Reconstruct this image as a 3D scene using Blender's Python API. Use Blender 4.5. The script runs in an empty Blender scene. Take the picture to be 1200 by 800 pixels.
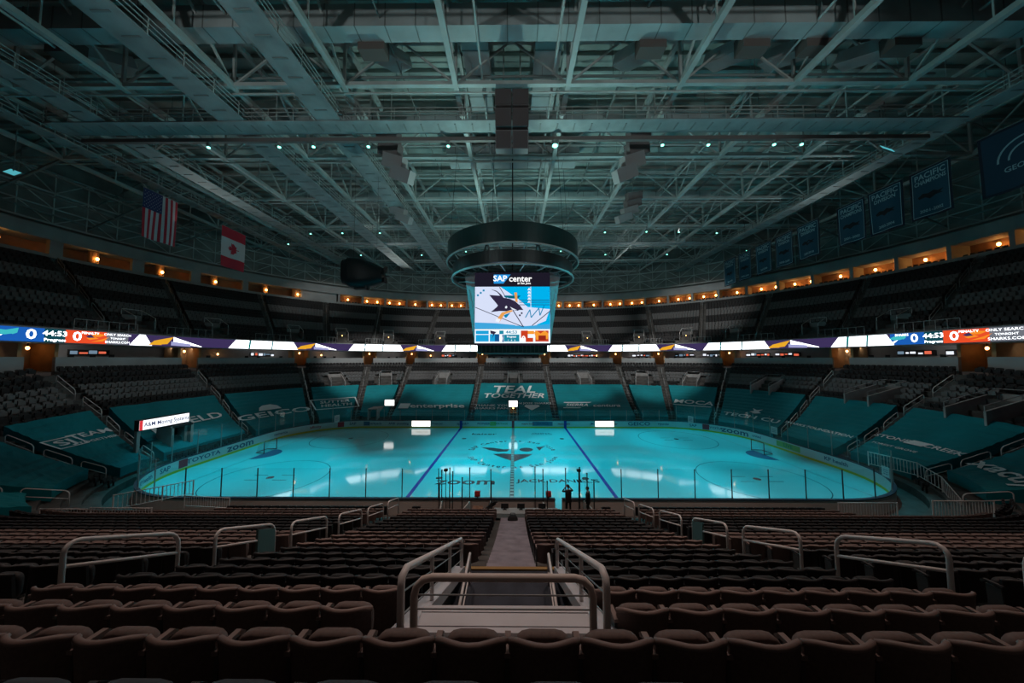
import bpy, bmesh, math, random
from mathutils import Vector, Matrix
random.seed(7)
C = bpy.context.scene.collection
PI = math.pi
V = Vector

# ------------------------------------------------------------------ materials
MATS = {}
def mat(name, col, rough=0.6, metal=0.0, emit=0.0, var=0.0, scale=8.0, spec=0.5, bump=0.0):
    if name in MATS: return MATS[name]
    m = bpy.data.materials.new(name); m.use_nodes = True
    nt = m.node_tree; b = nt.nodes['Principled BSDF']
    b.inputs['Base Color'].default_value = (*col, 1)
    b.inputs['Roughness'].default_value = rough
    b.inputs['Metallic'].default_value = metal
    b.inputs['Specular IOR Level'].default_value = spec
    if emit > 0:
        b.inputs['Emission Color'].default_value = (*col, 1)
        b.inputs['Emission Strength'].default_value = emit
    if var > 0 or bump > 0:
        tc = nt.nodes.new('ShaderNodeTexCoord')
        no = nt.nodes.new('ShaderNodeTexNoise'); no.inputs['Scale'].default_value = scale
        no.inputs['Detail'].default_value = 4
        nt.links.new(tc.outputs['Object'], no.inputs['Vector'])
        if var > 0:
            mp = nt.nodes.new('ShaderNodeMapRange')
            mp.inputs['From Min'].default_value = 0.3; mp.inputs['From Max'].default_value = 0.7
            mp.inputs['To Min'].default_value = 1 - var; mp.inputs['To Max'].default_value = 1 + var
            mx = nt.nodes.new('ShaderNodeVectorMath'); mx.operation = 'SCALE'
            mx.inputs[0].default_value = col
            nt.links.new(no.outputs['Fac'], mp.inputs['Value'])
            nt.links.new(mp.outputs['Result'], mx.inputs['Scale'])
            nt.links.new(mx.outputs['Vector'], b.inputs['Base Color'])
        if bump > 0:
            bp = nt.nodes.new('ShaderNodeBump'); bp.inputs['Strength'].default_value = bump
            nt.links.new(no.outputs['Fac'], bp.inputs['Height'])
            nt.links.new(bp.outputs['Normal'], b.inputs['Normal'])
    MATS[name] = m
    return m

def glow(name, col, s):
    if name in MATS: return MATS[name]
    m = bpy.data.materials.new(name); m.use_nodes = True
    nt = m.node_tree; nt.nodes.clear()
    o = nt.nodes.new('ShaderNodeOutputMaterial'); e = nt.nodes.new('ShaderNodeEmission')
    e.inputs['Color'].default_value = (*col, 1); e.inputs['Strength'].default_value = s
    nt.links.new(e.outputs[0], o.inputs['Surface'])
    MATS[name] = m
    return m

def glass_mat():
    m = bpy.data.materials.new('rink glass'); m.use_nodes = True
    nt = m.node_tree; nt.nodes.clear()
    o = nt.nodes.new('ShaderNodeOutputMaterial')
    t = nt.nodes.new('ShaderNodeBsdfTransparent'); t.inputs['Color'].default_value = (.93, .97, .97, 1)
    g = nt.nodes.new('ShaderNodeBsdfGlossy'); g.inputs['Roughness'].default_value = .04
    g.inputs['Color'].default_value = (.9, 1, 1, 1)
    d = nt.nodes.new('ShaderNodeBsdfDiffuse'); d.inputs['Color'].default_value = (.6, .75, .75, 1)
    lw0 = nt.nodes.new('ShaderNodeLayerWeight'); lw0.inputs['Blend'].default_value = .5
    pw = nt.nodes.new('ShaderNodeMath'); pw.operation = 'POWER'; pw.inputs[1].default_value = 4
    lw = nt.nodes.new('ShaderNodeMath'); lw.operation = 'MULTIPLY_ADD'; lw.inputs[1].default_value = .28; lw.inputs[2].default_value = .03
    nt.links.new(lw0.outputs['Facing'], pw.inputs[0]); nt.links.new(pw.outputs[0], lw.inputs[0])
    a = nt.nodes.new('ShaderNodeMixShader'); b = nt.nodes.new('ShaderNodeMixShader')
    b.inputs[0].default_value = .035
    nt.links.new(lw.outputs[0], a.inputs[0])
    nt.links.new(t.outputs[0], a.inputs[1]); nt.links.new(g.outputs[0], a.inputs[2])
    nt.links.new(a.outputs[0], b.inputs[1]); nt.links.new(d.outputs[0], b.inputs[2])
    nt.links.new(b.outputs[0], o.inputs['Surface'])
    return m
GLASS = glass_mat()

STEEL = mat('painted roof steel', (.56, .60, .59), .55, var=.15, scale=.6)
STEEL_D = mat('dark roof steel', (.24, .26, .255), .6)
DECK = mat('roof deck', (.50, .56, .53), .85, var=.35, scale=.25)
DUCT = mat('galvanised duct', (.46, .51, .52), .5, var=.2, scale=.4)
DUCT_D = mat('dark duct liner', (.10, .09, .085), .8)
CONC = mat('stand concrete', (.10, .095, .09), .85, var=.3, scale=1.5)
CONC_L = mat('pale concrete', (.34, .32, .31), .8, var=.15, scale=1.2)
WALLG = mat('grey fascia', (.33, .34, .34), .7, var=.12, scale=.5)
WALLD = mat('dark upper wall', (.26, .28, .27), .8, var=.3, scale=.4)
RAIL = mat('white painted rail', (.78, .73, .71), .4)
RAIL_D = mat('grey rail', (.30, .30, .30), .45)
TARP = mat('teal tarpaulin', (.003, .185, .215), .7, var=.14, scale=.35, bump=.25, spec=.15)
TARPTXT = mat('tarp print', (.72, .78, .78), .7)
BROWN = mat('brown seat fabric', (.155, .105, .092), .75, var=.16, scale=30)
BROWN_T = mat('brown armrest and rim light', (.24, .165, .145), .55)
BLACKS = mat('black seat fabric', (.013, .012, .013), .7, var=.2, scale=30)
BLACKS_T = mat('black armrest and rim light', (.032, .030, .031), .55)
GREYS = mat('grey far seats', (.15, .148, .148), .7)
STAND = mat('seat standard', (.05, .05, .05), .5)
BLUES = mat('slate seat fabric', (.05, .06, .07), .6)
BLACK = mat('matt black', (.012, .012, .013), .6)
BOARDW = mat('white dasher', (.55, .58, .58), .4)
BOARDX = mat('beige dasher back', (.62, .52, .47), .7, var=.1, scale=.7)
YELLOW = mat('yellow kick plate', (.60, .50, .03), .5)
CAPB = mat('dark cap rail', (.02, .035, .06), .5)
BLUEL = mat('blue ice paint', (.008, .045, .34), .25)
INK = mat('dark ice paint', (.02, .05, .065), .25)
INKL = mat('thin ice paint', (.03, .16, .19), .25)
REDL = mat('red ice paint', (.10, .02, .03), .3)
ADTXT = mat('advert print', (.03, .08, .16), .5)
ADRED = mat('advert red', (.45, .03, .05), .5)
ADGRN = mat('advert green', (.03, .25, .12), .5)
WARMW = mat('tan corridor wall', (.42, .24, .11), .7, var=.2, scale=1)
TEALP = mat('teal grey plastic', (.10, .20, .20), .5)
WOOD = mat('brown lectern wood', (.24, .11, .06), .6, var=.2, scale=6)
SKIN = mat('skin', (.35, .2, .15), .6)
HAIR = mat('dark hair', (.012, .01, .009), .6)
CLOTH = mat('black clothing', (.014, .014, .016), .8)

# ------------------------------------------------------------------ mesh builder
class MB:
    def __init__(s): s.v = []; s.f = []; s.m = []; s.cur = 0
    def add(s, vs, fs):
        n = len(s.v); s.v += [tuple(v) for v in vs]
        for f in fs: s.f.append([i + n for i in f]); s.m.append(s.cur)
    def box(s, c, d, rz=0, M=None):
        x, y, z = d[0] / 2, d[1] / 2, d[2] / 2
        vs = [V((a * x, b * y, e * z)) for e in (-1, 1) for b in (-1, 1) for a in (-1, 1)]
        R = M if M else Matrix.Rotation(rz, 3, 'Z')
        s.add([R @ v + V(c) for v in vs], [(0, 2, 3, 1), (4, 5, 7, 6), (0, 1, 5, 4), (2, 6, 7, 3), (0, 4, 6, 2), (1, 3, 7, 5)])
    def bar(s, p, q, w, h=None):
        p, q = V(p), V(q); d = q - p; L = d.length
        if L < 1e-6: return
        h = h or w; d.normalize()
        up = V((0, 0, 1)) if abs(d.z) < .95 else V((0, 1, 0))
        a = d.cross(up).normalized(); b = a.cross(d).normalized()
        M = Matrix((a, d, b)).transposed()
        s.box((p + q) / 2, (w, L, h), M=M)
    def tube(s, pts, r, n=8, closed=False):
        pts = [V(p) for p in pts]; N = len(pts); base = len(s.v)
        prev = None
        for i, p in enumerate(pts):
            if closed: t = pts[(i + 1) % N] - pts[i - 1]
            else: t = pts[min(i + 1, N - 1)] - pts[max(i - 1, 0)]
            t.normalize()
            if prev is None:
                up = V((0, 0, 1)) if abs(t.z) < .9 else V((1, 0, 0))
                a = t.cross(up).normalized()
            else:
                a = (prev - t * prev.dot(t)).normalized()
            prev = a; b = t.cross(a)
            rr = r[i] if isinstance(r, (list, tuple)) else r
            for k in range(n):
                th = 2 * PI * k / n
                s.v.append(tuple(p + a * (rr * math.cos(th)) + b * (rr * math.sin(th))))
        for i in range(N if closed else N - 1):
            for k in range(n):
                i2 = (i + 1) % N
                s.f.append([base + i * n + k, base + i * n + (k + 1) % n, base + i2 * n + (k + 1) % n, base + i2 * n + k]); s.m.append(s.cur)
        if not closed:
            s.f.append([base + k for k in range(n)][::-1]); s.m.append(s.cur)
            s.f.append([base + (N - 1) * n + k for k in range(n)]); s.m.append(s.cur)
    def grid(s, rows):
        n = len(s.v); R = len(rows); K = len(rows[0])
        for r in rows: s.v += [tuple(p) for p in r]
        for i in range(R - 1):
            for j in range(K - 1):
                s.f.append([n + i * K + j, n + i * K + j + 1, n + (i + 1) * K + j + 1, n + (i + 1) * K + j]); s.m.append(s.cur)
    def poly(s, pts):
        s.add(pts, [list(range(len(pts)))])
    def cyl(s, p, q, r, n=12): s.tube([p, q], r, n)
    def mesh(s, name, mats, smooth=False):
        me = bpy.data.meshes.new(name); me.from_pydata(s.v, [], s.f)
        for m in (mats if isinstance(mats, (list, tuple)) else [mats]): me.materials.append(m)
        me.polygons.foreach_set('material_index', s.m)
        if smooth: me.polygons.foreach_set('use_smooth', [True] * len(s.f))
        me.update(); return me
    def build(s, name, mats, parent=None, smooth=False):
        return link(name, s.mesh(name, mats, smooth), parent)

def link(name, me, parent=None):
    o = bpy.data.objects.new(name, me); C.objects.link(o)
    if parent:
        o.parent = parent
        o.matrix_parent_inverse = parent_inv(parent)
    return o
def parent_inv(p):
    M = p.matrix_basis.copy()
    if p.parent: M = p.parent.matrix_basis @ M
    return M.inverted()
def tag(o, label, cat, group=None, kind=None):
    o['label'] = label; o['category'] = cat
    if group: o['group'] = group
    if kind: o['kind'] = kind
    return o
def empty(name, loc, label, cat, group=None, rz=0, kind=None):
    o = bpy.data.objects.new(name, None); C.objects.link(o)
    o.location = loc; o.rotation_euler = (0, 0, rz); o.empty_display_size = .2
    return tag(o, label, cat, group, kind)
ORD = 'first second third fourth fifth sixth seventh eighth ninth tenth eleventh twelfth thirteenth fourteenth fifteenth sixteenth seventeenth eighteenth nineteenth twentieth'.split()
def nth(n):
    if n < 20: return ORD[n]
    n += 1
    tens = {2: 'twenty', 3: 'thirty', 4: 'forty', 5: 'fifty'}[n // 10]
    if n % 10 == 0: return tens[:-1] + 'ieth'
    return tens + '-' + ORD[n % 10 - 1]

# ------------------------------------------------------------------ lettering
_fc = {}
def letters(txt, size=1.0, bold=False, shear=0.0, space=1.0):
    """flat text centred on the origin in x, baseline-centred in y; (verts2d, faces)"""
    key = (txt, bold, shear, space)
    if key not in _fc:
        cu = bpy.data.curves.new('t', 'FONT'); cu.body = txt; cu.size = 1; cu.resolution_u = 2
        cu.align_x = 'CENTER'; cu.align_y = 'CENTER'; cu.shear = shear; cu.space_character = space
        if bold: cu.offset = .018
        o = bpy.data.objects.new('t', cu); C.objects.link(o)
        dg = bpy.context.evaluated_depsgraph_get()
        me = bpy.data.meshes.new_from_object(o.evaluated_get(dg))
        vs = [(v.co.x, v.co.y) for v in me.vertices]; fs = [list(p.vertices) for p in me.polygons]
        bpy.data.meshes.remove(me); bpy.data.objects.remove(o); bpy.data.curves.remove(cu)
        _fc[key] = (vs, fs)
    vs, fs = _fc[key]
    return [(x * size, y * size) for x, y in vs], fs
def put_text(mb, txt, size, fn, bold=False, shear=0.0, dx=0, dy=0, sx=1.0, space=1.0):
    vs, fs = letters(txt, size, bold, shear, space)
    mb.add([fn(x * sx + dx, y + dy) for x, y in vs], fs)
def put_poly(mb, pts, fn): mb.add([fn(x, y) for x, y in pts], [list(range(len(pts)))])
def plane_fn(o, u, v):
    o, u, v = V(o), V(u), V(v)
    return lambda x, y: o + u * x + v * y

# ------------------------------------------------------------------ bowl plan: nested rounded outlines at offset t from the boards
def A(t):
    if t <= 12: return 30.5 + .62 * t
    if t <= 18: return 37.94 + .93 * (t - 12)
    return 43.52 + .95 * (t - 18)
def B(t): return 13 + t
def Rr(t): return min(8.5 + 1.2 * t, B(t) - .3)
def Rn(t): return min(8.5 + .55 * t, B(t) - .3)      # tighter corners on the near side
def QL(t, near=False):
    r = Rn(t) if near else Rr(t)
    return A(t) - r + r * PI / 2 + B(t) - r
def pt(t, q):
    q = q % 4; k = int(q); f = q - k
    if k in (1, 3): f = 1 - f
    a, b, r = A(t), B(t), (Rn(t) if k in (1, 2) else Rr(t))
    L1, L2, L3 = a - r, r * PI / 2, b - r; s = f * (L1 + L2 + L3)
    if s < L1: x, y = s, b
    elif s < L1 + L2:
        th = (s - L1) / r; x, y = L1 + r * math.sin(th), L3 + r * math.cos(th)
    else: x, y = a, L3 - (s - L1 - L2)
    if k == 1: y = -y
    elif k == 2: x, y = -x, -y
    elif k == 3: x = -x
    return x, y
def inward(t, q):
    e = .003
    x0, y0 = pt(t, q - e); x1, y1 = pt(t, q + e)
    d = V((x1 - x0, y1 - y0, 0)).normalized()      # clockwise seen from above
    return V((d.y, -d.x, 0)), d
def zfar(t): return .4 + .3 * (t - 1.5) + .01174 * (t - 1.5) ** 2
def znear(t): return .4 + .28 * (t - 1.5) + .0069 * (t - 1.5) ** 2
def zst(t, y):
    w = min(1, max(0, (-4 - y) / 12)); w = w * w * (3 - 2 * w)
    return zfar(t) * (1 - w) + znear(t) * w
def zup(t): return 13.0 + (t - 18.2) * .64
ROW = lambda i: 2.1 + .85 * i
def qline(t, p0, p1, lo, hi):
    d = (p1[0] - p0[0], p1[1] - p0[1])
    def f(q):
        x, y = pt(t, q); return d[0] * (y - p0[1]) - d[1] * (x - p0[0])
    N = 60; prev = f(lo); ql = lo
    for i in range(1, N + 1):
        q = lo + (hi - lo) * i / N; c = f(q)
        if (prev < 0) != (c < 0):
            a, b = ql, q
            for _ in range(40):
                m = (a + b) / 2
                if (f(a) < 0) == (f(m) < 0): a = m
                else: b = m
            return a
        prev = c; ql = q
    return None
# aisle lines of the lower bowl, right half (mirrored for the left)
LN = [((6.7, 15), (6.7, 31), 0, 1), ((19.6, 15), (21.5, 31), 0, 1), ((24.5, 14.5), (28.6, 27.1), 0, 1), ((29, 11.7), (37.2, 20.3), 0, 1),
      ((32, 4.1), (43.3, 7.6), .3, 1.2), ((32, -5.8), (43.8, -5.2), .8, 1.6), ((31.5, -9.6), (43, -13.2), .9, 1.7), ((28.5, -14), (38, -21), 1.1, 1.9),
      ((25, -16), (30, -24), 1.1, 2.0), ((10.75, -15), (10.75, -35), 1.2, 2.0)]
_qc = {}
def ql(k, t):
    """q of aisle k (1..10) at offset t; negative k mirrors to the left side; 0 = far centre line"""
    if k == 0: return 0.0
    if k == 6: key = (60, round(t, 3))
    else: key = (abs(k), round(t, 3))
    if key not in _qc:
        p0, p1, lo, hi = LN[abs(k) - 1] if k != 6 else ((32, -3.3), (43.8, -3.7), .8, 1.6)
        q = qline(t, p0, p1, lo, hi)
        _qc[key] = q if q is not None else lo
    return _qc[key] if k > 0 else -_qc[key]

# ------------------------------------------------------------------ camera
cam = bpy.data.cameras.new('camera'); cam.lens = 11.0; cam.sensor_width = 36; cam.clip_end = 400; cam.clip_start = .05
co = bpy.data.objects.new('camera', cam); C.objects.link(co)
co.location = (0.2, -34.3, 10.28); co.rotation_euler = (math.radians(93.18), 0, math.radians(.44))
bpy.context.scene.camera = co

# ================================================================== ICE
def ice_mat():
    m = mat('ice', (.26, .70, .75), .10, spec=.45)  # white ice; cyan of the lamps is partly put into the base colour
    nt = m.node_tree; b = nt.nodes['Principled BSDF']
    tc = nt.nodes.new('ShaderNodeTexCoord'); no = nt.nodes.new('ShaderNodeTexNoise')
    no.inputs['Scale'].default_value = .35; no.inputs['Detail'].default_value = 8; no.inputs['Roughness'].default_value = .7
    mp = nt.nodes.new('ShaderNodeMapRange'); mp.inputs['From Min'].default_value = .35; mp.inputs['From Max'].default_value = .65
    mp.inputs['To Min'].default_value = .03; mp.inputs['To Max'].default_value = .10
    nt.links.new(tc.outputs['Object'], no.inputs['Vector']); nt.links.new(no.outputs['Fac'], mp.inputs['Value'])
    nt.links.new(mp.outputs[0], b.inputs['Roughness'])
    return m
ICE = ice_mat()
NQ = 200
mb = MB(); ring = [V((*pt(0, 4 * i / NQ), 0)) for i in range(NQ)]
mb.poly(ring[::-1]); ice = mb.build('ice_surface', ICE)
tag(ice, 'large rink of cyan lit ice inside the white boards', 'ice', kind='structure')
ZI = .006
icefn = lambda x, y: V((x, y, ZI))
def ring_strip(mb, c, r0, r1, n=64, a0=0, a1=2 * PI, z=ZI):
    rows = [[V((c[0] + r * math.cos(a0 + (a1 - a0) * i / n), c[1] + r * math.sin(a0 + (a1 - a0) * i / n), z)) for i in range(n + 1)] for r in (r0, r1)]
    mb.grid(rows[::-1])
def rect(mb, x0, x1, y0, y1, z=ZI): mb.add([(x0, y0, z), (x1, y0, z), (x1, y1, z), (x0, y1, z)], [(0, 1, 2, 3)])
for sx in (-1, 1):
    mb = MB(); rect(mb, sx * 7.77 - .15, sx * 7.77 + .15, -13, 13); mb.build('blue_line', BLUEL, ice)
    gx = 27.1 * sx
    yy = 13 - 8.5 + math.sqrt(max(0, 8.5 ** 2 - (27.1 - 22) ** 2))
    mb = MB(); rect(mb, gx - .025, gx + .025, -yy, yy); mb.build('goal_line', REDL, ice)
    mb = MB(); ring_strip(mb, (gx, 0), 0, 1.75, 24, PI / 2 if sx > 0 else -PI / 2, PI * 1.5 if sx > 0 else PI / 2); mb.build('goal_crease', mat('crease blue', (.02, .13, .25), .25), ice)
    for sy in (-1, 1):
        mb = MB(); ring_strip(mb, (21 * sx, 6.7 * sy), 4.5, 4.57); mb.build('faceoff_circle', INKL, ice)
        mb = MB(); ring_strip(mb, (21 * sx, 6.7 * sy), 0.02, .3, 20)
        for dx in (-1.2, 1.2):
            for dy in (-.55, .55):
                rect(mb, 21 * sx + dx - .6, 21 * sx + dx + .6, 6.7 * sy + dy - .04, 6.7 * sy + dy + .04)
        mb.build('faceoff_marks', INK, ice)
        mb = MB(); ring_strip(mb, (6.3 * sx, 6.7 * sy), 0.02, .3, 20); mb.build('faceoff_spot', INK, ice)
mb = MB()
rect(mb, -.16, .16, -13, 13, ZI + .002); mb.cur = 1
for i in range(44):
    y = -12.8 + i * .585
    rect(mb, -.13, .13, y, y + .3, ZI + .004)
mb.build('center_line', [mat('centre line dark', (.03, .06, .07), .3), mat('centre line check', (.45, .5, .5), .3)], ice)
mb = MB()    # crest at centre ice
for P in ([(-2.11, .18), (-.9, .35), (.3, .1), (2.2, .21), (1.6, -.7), (.9, -1.5), (.19, -2.3), (-.8, -1.4), (-1.5, -.6)],
          [(-3.7, 2.75), (-2.16, 2.53), (-.98, 1.9), (-.31, 2.06), (-.63, 1.14), (-1.6, 1.0), (-2.6, 1.6)],
          [(2.7, 2.9), (3.8, 3.1), (3.3, 2.3), (3.02, 1.5)]):
    put_poly(mb, P[::-1], icefn)
put_poly(mb, [(1.53 + .78 * math.cos(i * PI / 10), 1.85 + .75 * math.sin(i * PI / 10)) for i in range(20)], icefn)
mb.build('centre_crest', INK, ice)
mb = MB()
def arc_text(mb, txt, r, a0, a1, size, fn=icefn, cy=.8):
    n = len(txt)
    for i, ch in enumerate(txt):
        if ch == ' ': continue
        a = a0 + (a1 - a0) * i / (n - 1)
        c, s = math.cos(a), math.sin(a)
        d = 1 if a1 < a0 else -1
        u = V((s, -c)) * d; v = V((c, s)) * d
        put_text(mb, ch, size, lambda x, y: fn(c * r + u.x * x + v.x * y, cy + s * r + u.y * x + v.y * y), bold=True)
arc_text(mb, 'SAP Center at San Jose', 4.75, PI * .93, PI * .07, 1.0)
arc_text(mb, 'SAP Center at San Jose', 4.75, PI * 1.12, PI * 1.88, .85)
mb.build('crest_lettering', INK, ice)
for txt, x, y, s in (('zoom', -3.85, -7.5, 1.75), ("JACK DANIEL'S", 3.9, -7.3, .95), ('kaiser', -3.95, 9.15, 1.3), ('PREMIER\nWIRELESS', 3.9, 9.3, .62)):
    mb = MB(); put_text(mb, txt, s, icefn, bold=True, dx=x, dy=y, sx=1.25 if txt == 'zoom' else 1.1); mb.build('ice_lettering', INKL if txt == 'PREMIER\nWIRELESS' else INK, ice)

# ================================================================== BOARDS AND GLASS
boards = empty('dasher_boards', (0, 0, 0), 'white advert dasher boards with yellow kick plate around the ice', 'boards', kind='structure')
GAP = (2.86, 3.34)
def ringpts(t, n=240): return [pt(t, 4 * i / n) for i in range(n + 1)]
def loop_qs():
    qs = [4 * i / 240 for i in range(241)]
    # q on the near straight for the open gate
    L = QL(0); qa = 2 - GAP[1] / L; qb = 2 - GAP[0] / L
    return [q for q in qs if q <= qa - .003] + [qa], [qb] + [q for q in qs if q >= qb + .003]
def strip(mb, t0, z0, t1, z1, flip=False):
    for qs in loop_qs():
        a = [V((*pt(t0, q), z0)) for q in qs]; b = [V((*pt(t1, q), z1)) for q in qs]
        mb.grid([a, b] if flip else [b, a])
mb = MB(); strip(mb, 0, .2, 0, 1.03); strip(mb, .16, 1.03, .16, 0.2)
mb.f2 = None
n_in = len(mb.f) // 2
mb.m = [0] * n_in + [1] * (len(mb.f) - n_in)
for x in GAP:
    mb.cur = 1; mb.box((x, -13.08, .53), (.03, .16, 1.0))
mb.build('board_panel', [BOARDW, BOARDX], boards)
mb = MB(); strip(mb, -.02, .0, -.02, .2); strip(mb, -.02, .2, 0, .2); mb.build('kick_plate', YELLOW, boards)
mb = MB(); strip(mb, -.03, 1.03, -.03, 1.1); strip(mb, -.03, 1.1, .2, 1.1); strip(mb, .2, 1.1, .2, 1.03); strip(mb, .2, 1.03, -.03, 1.03)
mb.build('cap_rail', CAPB, boards)
mb = MB(); strip(mb, .162, .0, .162, .2, True); mb.build('back_plinth', BOARDX, boards)
def board_fn(q0, z0=.62, off=.012, t=0.0):
    L = QL(t)
    def f(x, y):
        q = q0 + x / L
        n, d = inward(t, q); p = pt(t, q)
        return V((p[0], p[1], z0 + y)) + n * off
    return f
ADS = [  # q centre, words, size, colour
    (-.97, 'zoom', 1.0, ADTXT), (-1.075, 'TOYOTA', .55, ADTXT), (-1.17, 'SAP', .6, ADTXT), (-1.235, 'KP health', .5, ADTXT), (-.83, 'comerica', .42, ADTXT), (-.72, 'xfinity', .5, ADRED),
    (-.6, 'SAP', .5, ADTXT), (-.52, 'sharkpack', .45, ADTXT), (-.43, 'ANB  plumbing', .42, ADTXT), (-.35, 'VERA VERA', .42, ADRED), (-.29, 'A Financial', .4, ADTXT),
    (-.188, 'splunk>', .5, ADTXT), (-.11, 'PIONEER', .42, ADTXT), (-.045, 'HERITAGE', .38, ADGRN), (.055, 'maple bank', .36, ADRED), (.11, 'SERVICE', .45, ADTXT), (.19, 'mountain', .42, ADRED),
    (.305, 'JM  JM', .45, ADTXT), (.37, 'Monster', .42, ADRED), (.47, 'GEICO', .74, ADTXT), (.56, 'Hyundai', .42, ADTXT), (.66, 'SAP', .5, ADTXT), (.79, 'zoom', 1.0, ADTXT),
    (.72, 'TOYOTA', .4, ADTXT), (.86, 'united', .42, ADTXT), (.97, 'LIVE', .55, ADGRN), (1.1, 'KP health', .5, ADTXT)]
for q, w, s, m in ADS:
    mb = MB(); put_text(mb, w, s, board_fn(q), bold=True, sx=1.5 if w in ('zoom', 'GEICO', 'TOYOTA') else 1.15); mb.build('board_advert', m, boards)
for q in (-1.125, .675 + .025, -.64):
    mb = MB(); f = board_fn(q, off=.014); put_poly(mb, [(-.42, -.36), (.42, -.36), (.42, .36), (-.42, .36)], f); mb.build('board_logo_square', ADRED, boards)
    mb = MB(); f = board_fn(q, off=.02); mb.grid([[f(.27 * math.cos(a) * k, .17 * math.sin(a) * k) for a in [i * PI / 12 for i in range(25)]] for k in (.85, 1)]); mb.build('board_logo_ring', BOARDW, boards)
for q in (-.045 - .03, .11, -.55, .97):
    mb = MB(); f = board_fn(q, off=.008); w = 1.5 if q > .05 else .45
    put_poly(mb, [(-w, -.3), (w, -.3), (w, .3), (-w, .3)], f); mb.build('advert_panel', mat('advert blue', (.05, .16, .28), .5) if q in (.11, -.55) else mat('advert green field', (.25, .42, .12), .5), boards)
for sx in (-1, 1):
    q = sx * 7.77 / QL(0)
    mb = MB(); f = board_fn(q, off=.022); put_poly(mb, [(-.2, -.62), (.2, -.62), (.2, .44), (-.2, .44)], f); mb.build('blue_line_stripe', BLUEL, boards)
mb = MB(); f = board_fn(0, off=.022); put_poly(mb, [(-.18, -.62), (.18, -.62), (.18, .44), (-.18, .44)], f); mb.build('red_line_stripe', ADRED, boards)
for x, side in ((-13.75, 'left'), (13.6, 'right')):
    p = empty('led_advert_panel', (x, 13, .18), 'glowing white advert panel on the far boards, %s of centre ice' % side, 'advert panel', 'lit advert panels')
    mb = MB(); mb.box((x, 12.985, .62), (2.9, .06, .96)); mb.build('panel_case', BLACK, p)
    mb = MB(); mb.add([(x - 1.4, 12.95, .2), (x + 1.4, 12.95, .2), (x + 1.4, 12.95, 1.04), (x - 1.4, 12.95, 1.04)], [(0, 1, 2, 3)]); mb.build('lit_face', glow('white led', (1, .98, .93), 1.6), p)
    mb = MB(); put_text(mb, 'orange county', .3, plane_fn((x + .2, 12.94, .62), (1, 0, 0), (0, 0, 1))); mb.build('panel_lettering', glow('amber led', (.8, .4, .05), .8), p)

# glass panels: each its own thing
NGL = 66
side_count = {}
for i in range(NGL):
    q0 = 4 * i / NGL; q1 = 4 * (i + 1) / NGL
    pts = [pt(.07, q0 + (q1 - q0) * k / 4) for k in range(5)]
    qm = (q0 + q1) / 2; x, y = pt(.07, qm)
    if abs(x) < 4.6 and y < 0: continue            # scorer's and penalty boxes are open here
    side = 'far' if (y > 12.9) else 'near' if y < -12.9 else ('left' if x < 0 else 'right')
    side_count.setdefault(side, []).append((x if side in ('far', 'near') else -y, i, pts))
H_GL = {'far': 1.55, 'near': 1.9, 'left': 2.35, 'right': 2.35}
for side, L in side_count.items():
    L.sort()
    for n, (_, i, pts) in enumerate(L):
        h = H_GL[side]; z0 = 1.1
        where = {'far': 'from the left along the far boards', 'near': 'from the left along the near boards', 'left': 'from the far corner around the left rink end', 'right': 'from the far corner around the right rink end'}[side]
        g = empty('rink_glass', (*pts[0], z0), 'clear glass sheet on the boards, %s %s' % (nth(n), where), 'glass panel', 'rink glass panels, %s side' % side)
        rows = [[V((*p, z)) for p in pts] for z in (z0, z0 + h)]
        m = MB(); m.grid(rows); m.build('pane', GLASS, g)
        m = MB(); m.box((*pts[0], z0 + h / 2), (.05, .05, h)); m.build('stanchion', RAIL_D if side != 'near' else STAND, g)

# goals
for sx in (-1, 1):
    gx = 27.0 * sx; side = 'left' if sx < 0 else 'right'
    g = empty('hockey_goal', (gx, 1.0, ZI), 'small hockey goal net on the ice at the %s end' % side, 'goal', 'hockey goals')
    m = MB(); m.tube([(gx, .1, ZI), (gx, .1, 1.2), (gx, .14, 1.25), (gx, 1.86, 1.25), (gx, 1.9, 1.2), (gx, 1.9, ZI)], .04, 8)
    m.tube([(gx, .1, .05), (gx + sx * 1.0, .25, .05), (gx + sx * 1.1, 1.0, .05), (gx + sx * 1.0, 1.75, .05), (gx, 1.9, .05)], .03, 6)
    m.build('goal_frame', mat('goal pipe', (.25, .04, .04), .4), g)
    m = MB()
    for k in range(13):
        y = .12 + 1.76 * k / 12
        bx = gx + sx * (1.0 + .1 * math.sin(PI * k / 12))
        m.tube([(gx, y, 1.24), (gx + sx * .5, y, 1.15), (bx, .25 + 1.5 * k / 12, .06)], .008, 4)
    for k in range(7):
        z = .1 + 1.1 * k / 6; d = sx * (1.0 - .5 * (k / 6) ** 2)
        m.tube([(gx, .12, z), (gx + d, .28, z), (gx + d * 1.07, 1.0, z), (gx + d, 1.72, z), (gx, 1.88, z)], .008, 4)
    m.build('goal_net', mat('goal net', (.4, .45, .45), .8), g)

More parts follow.
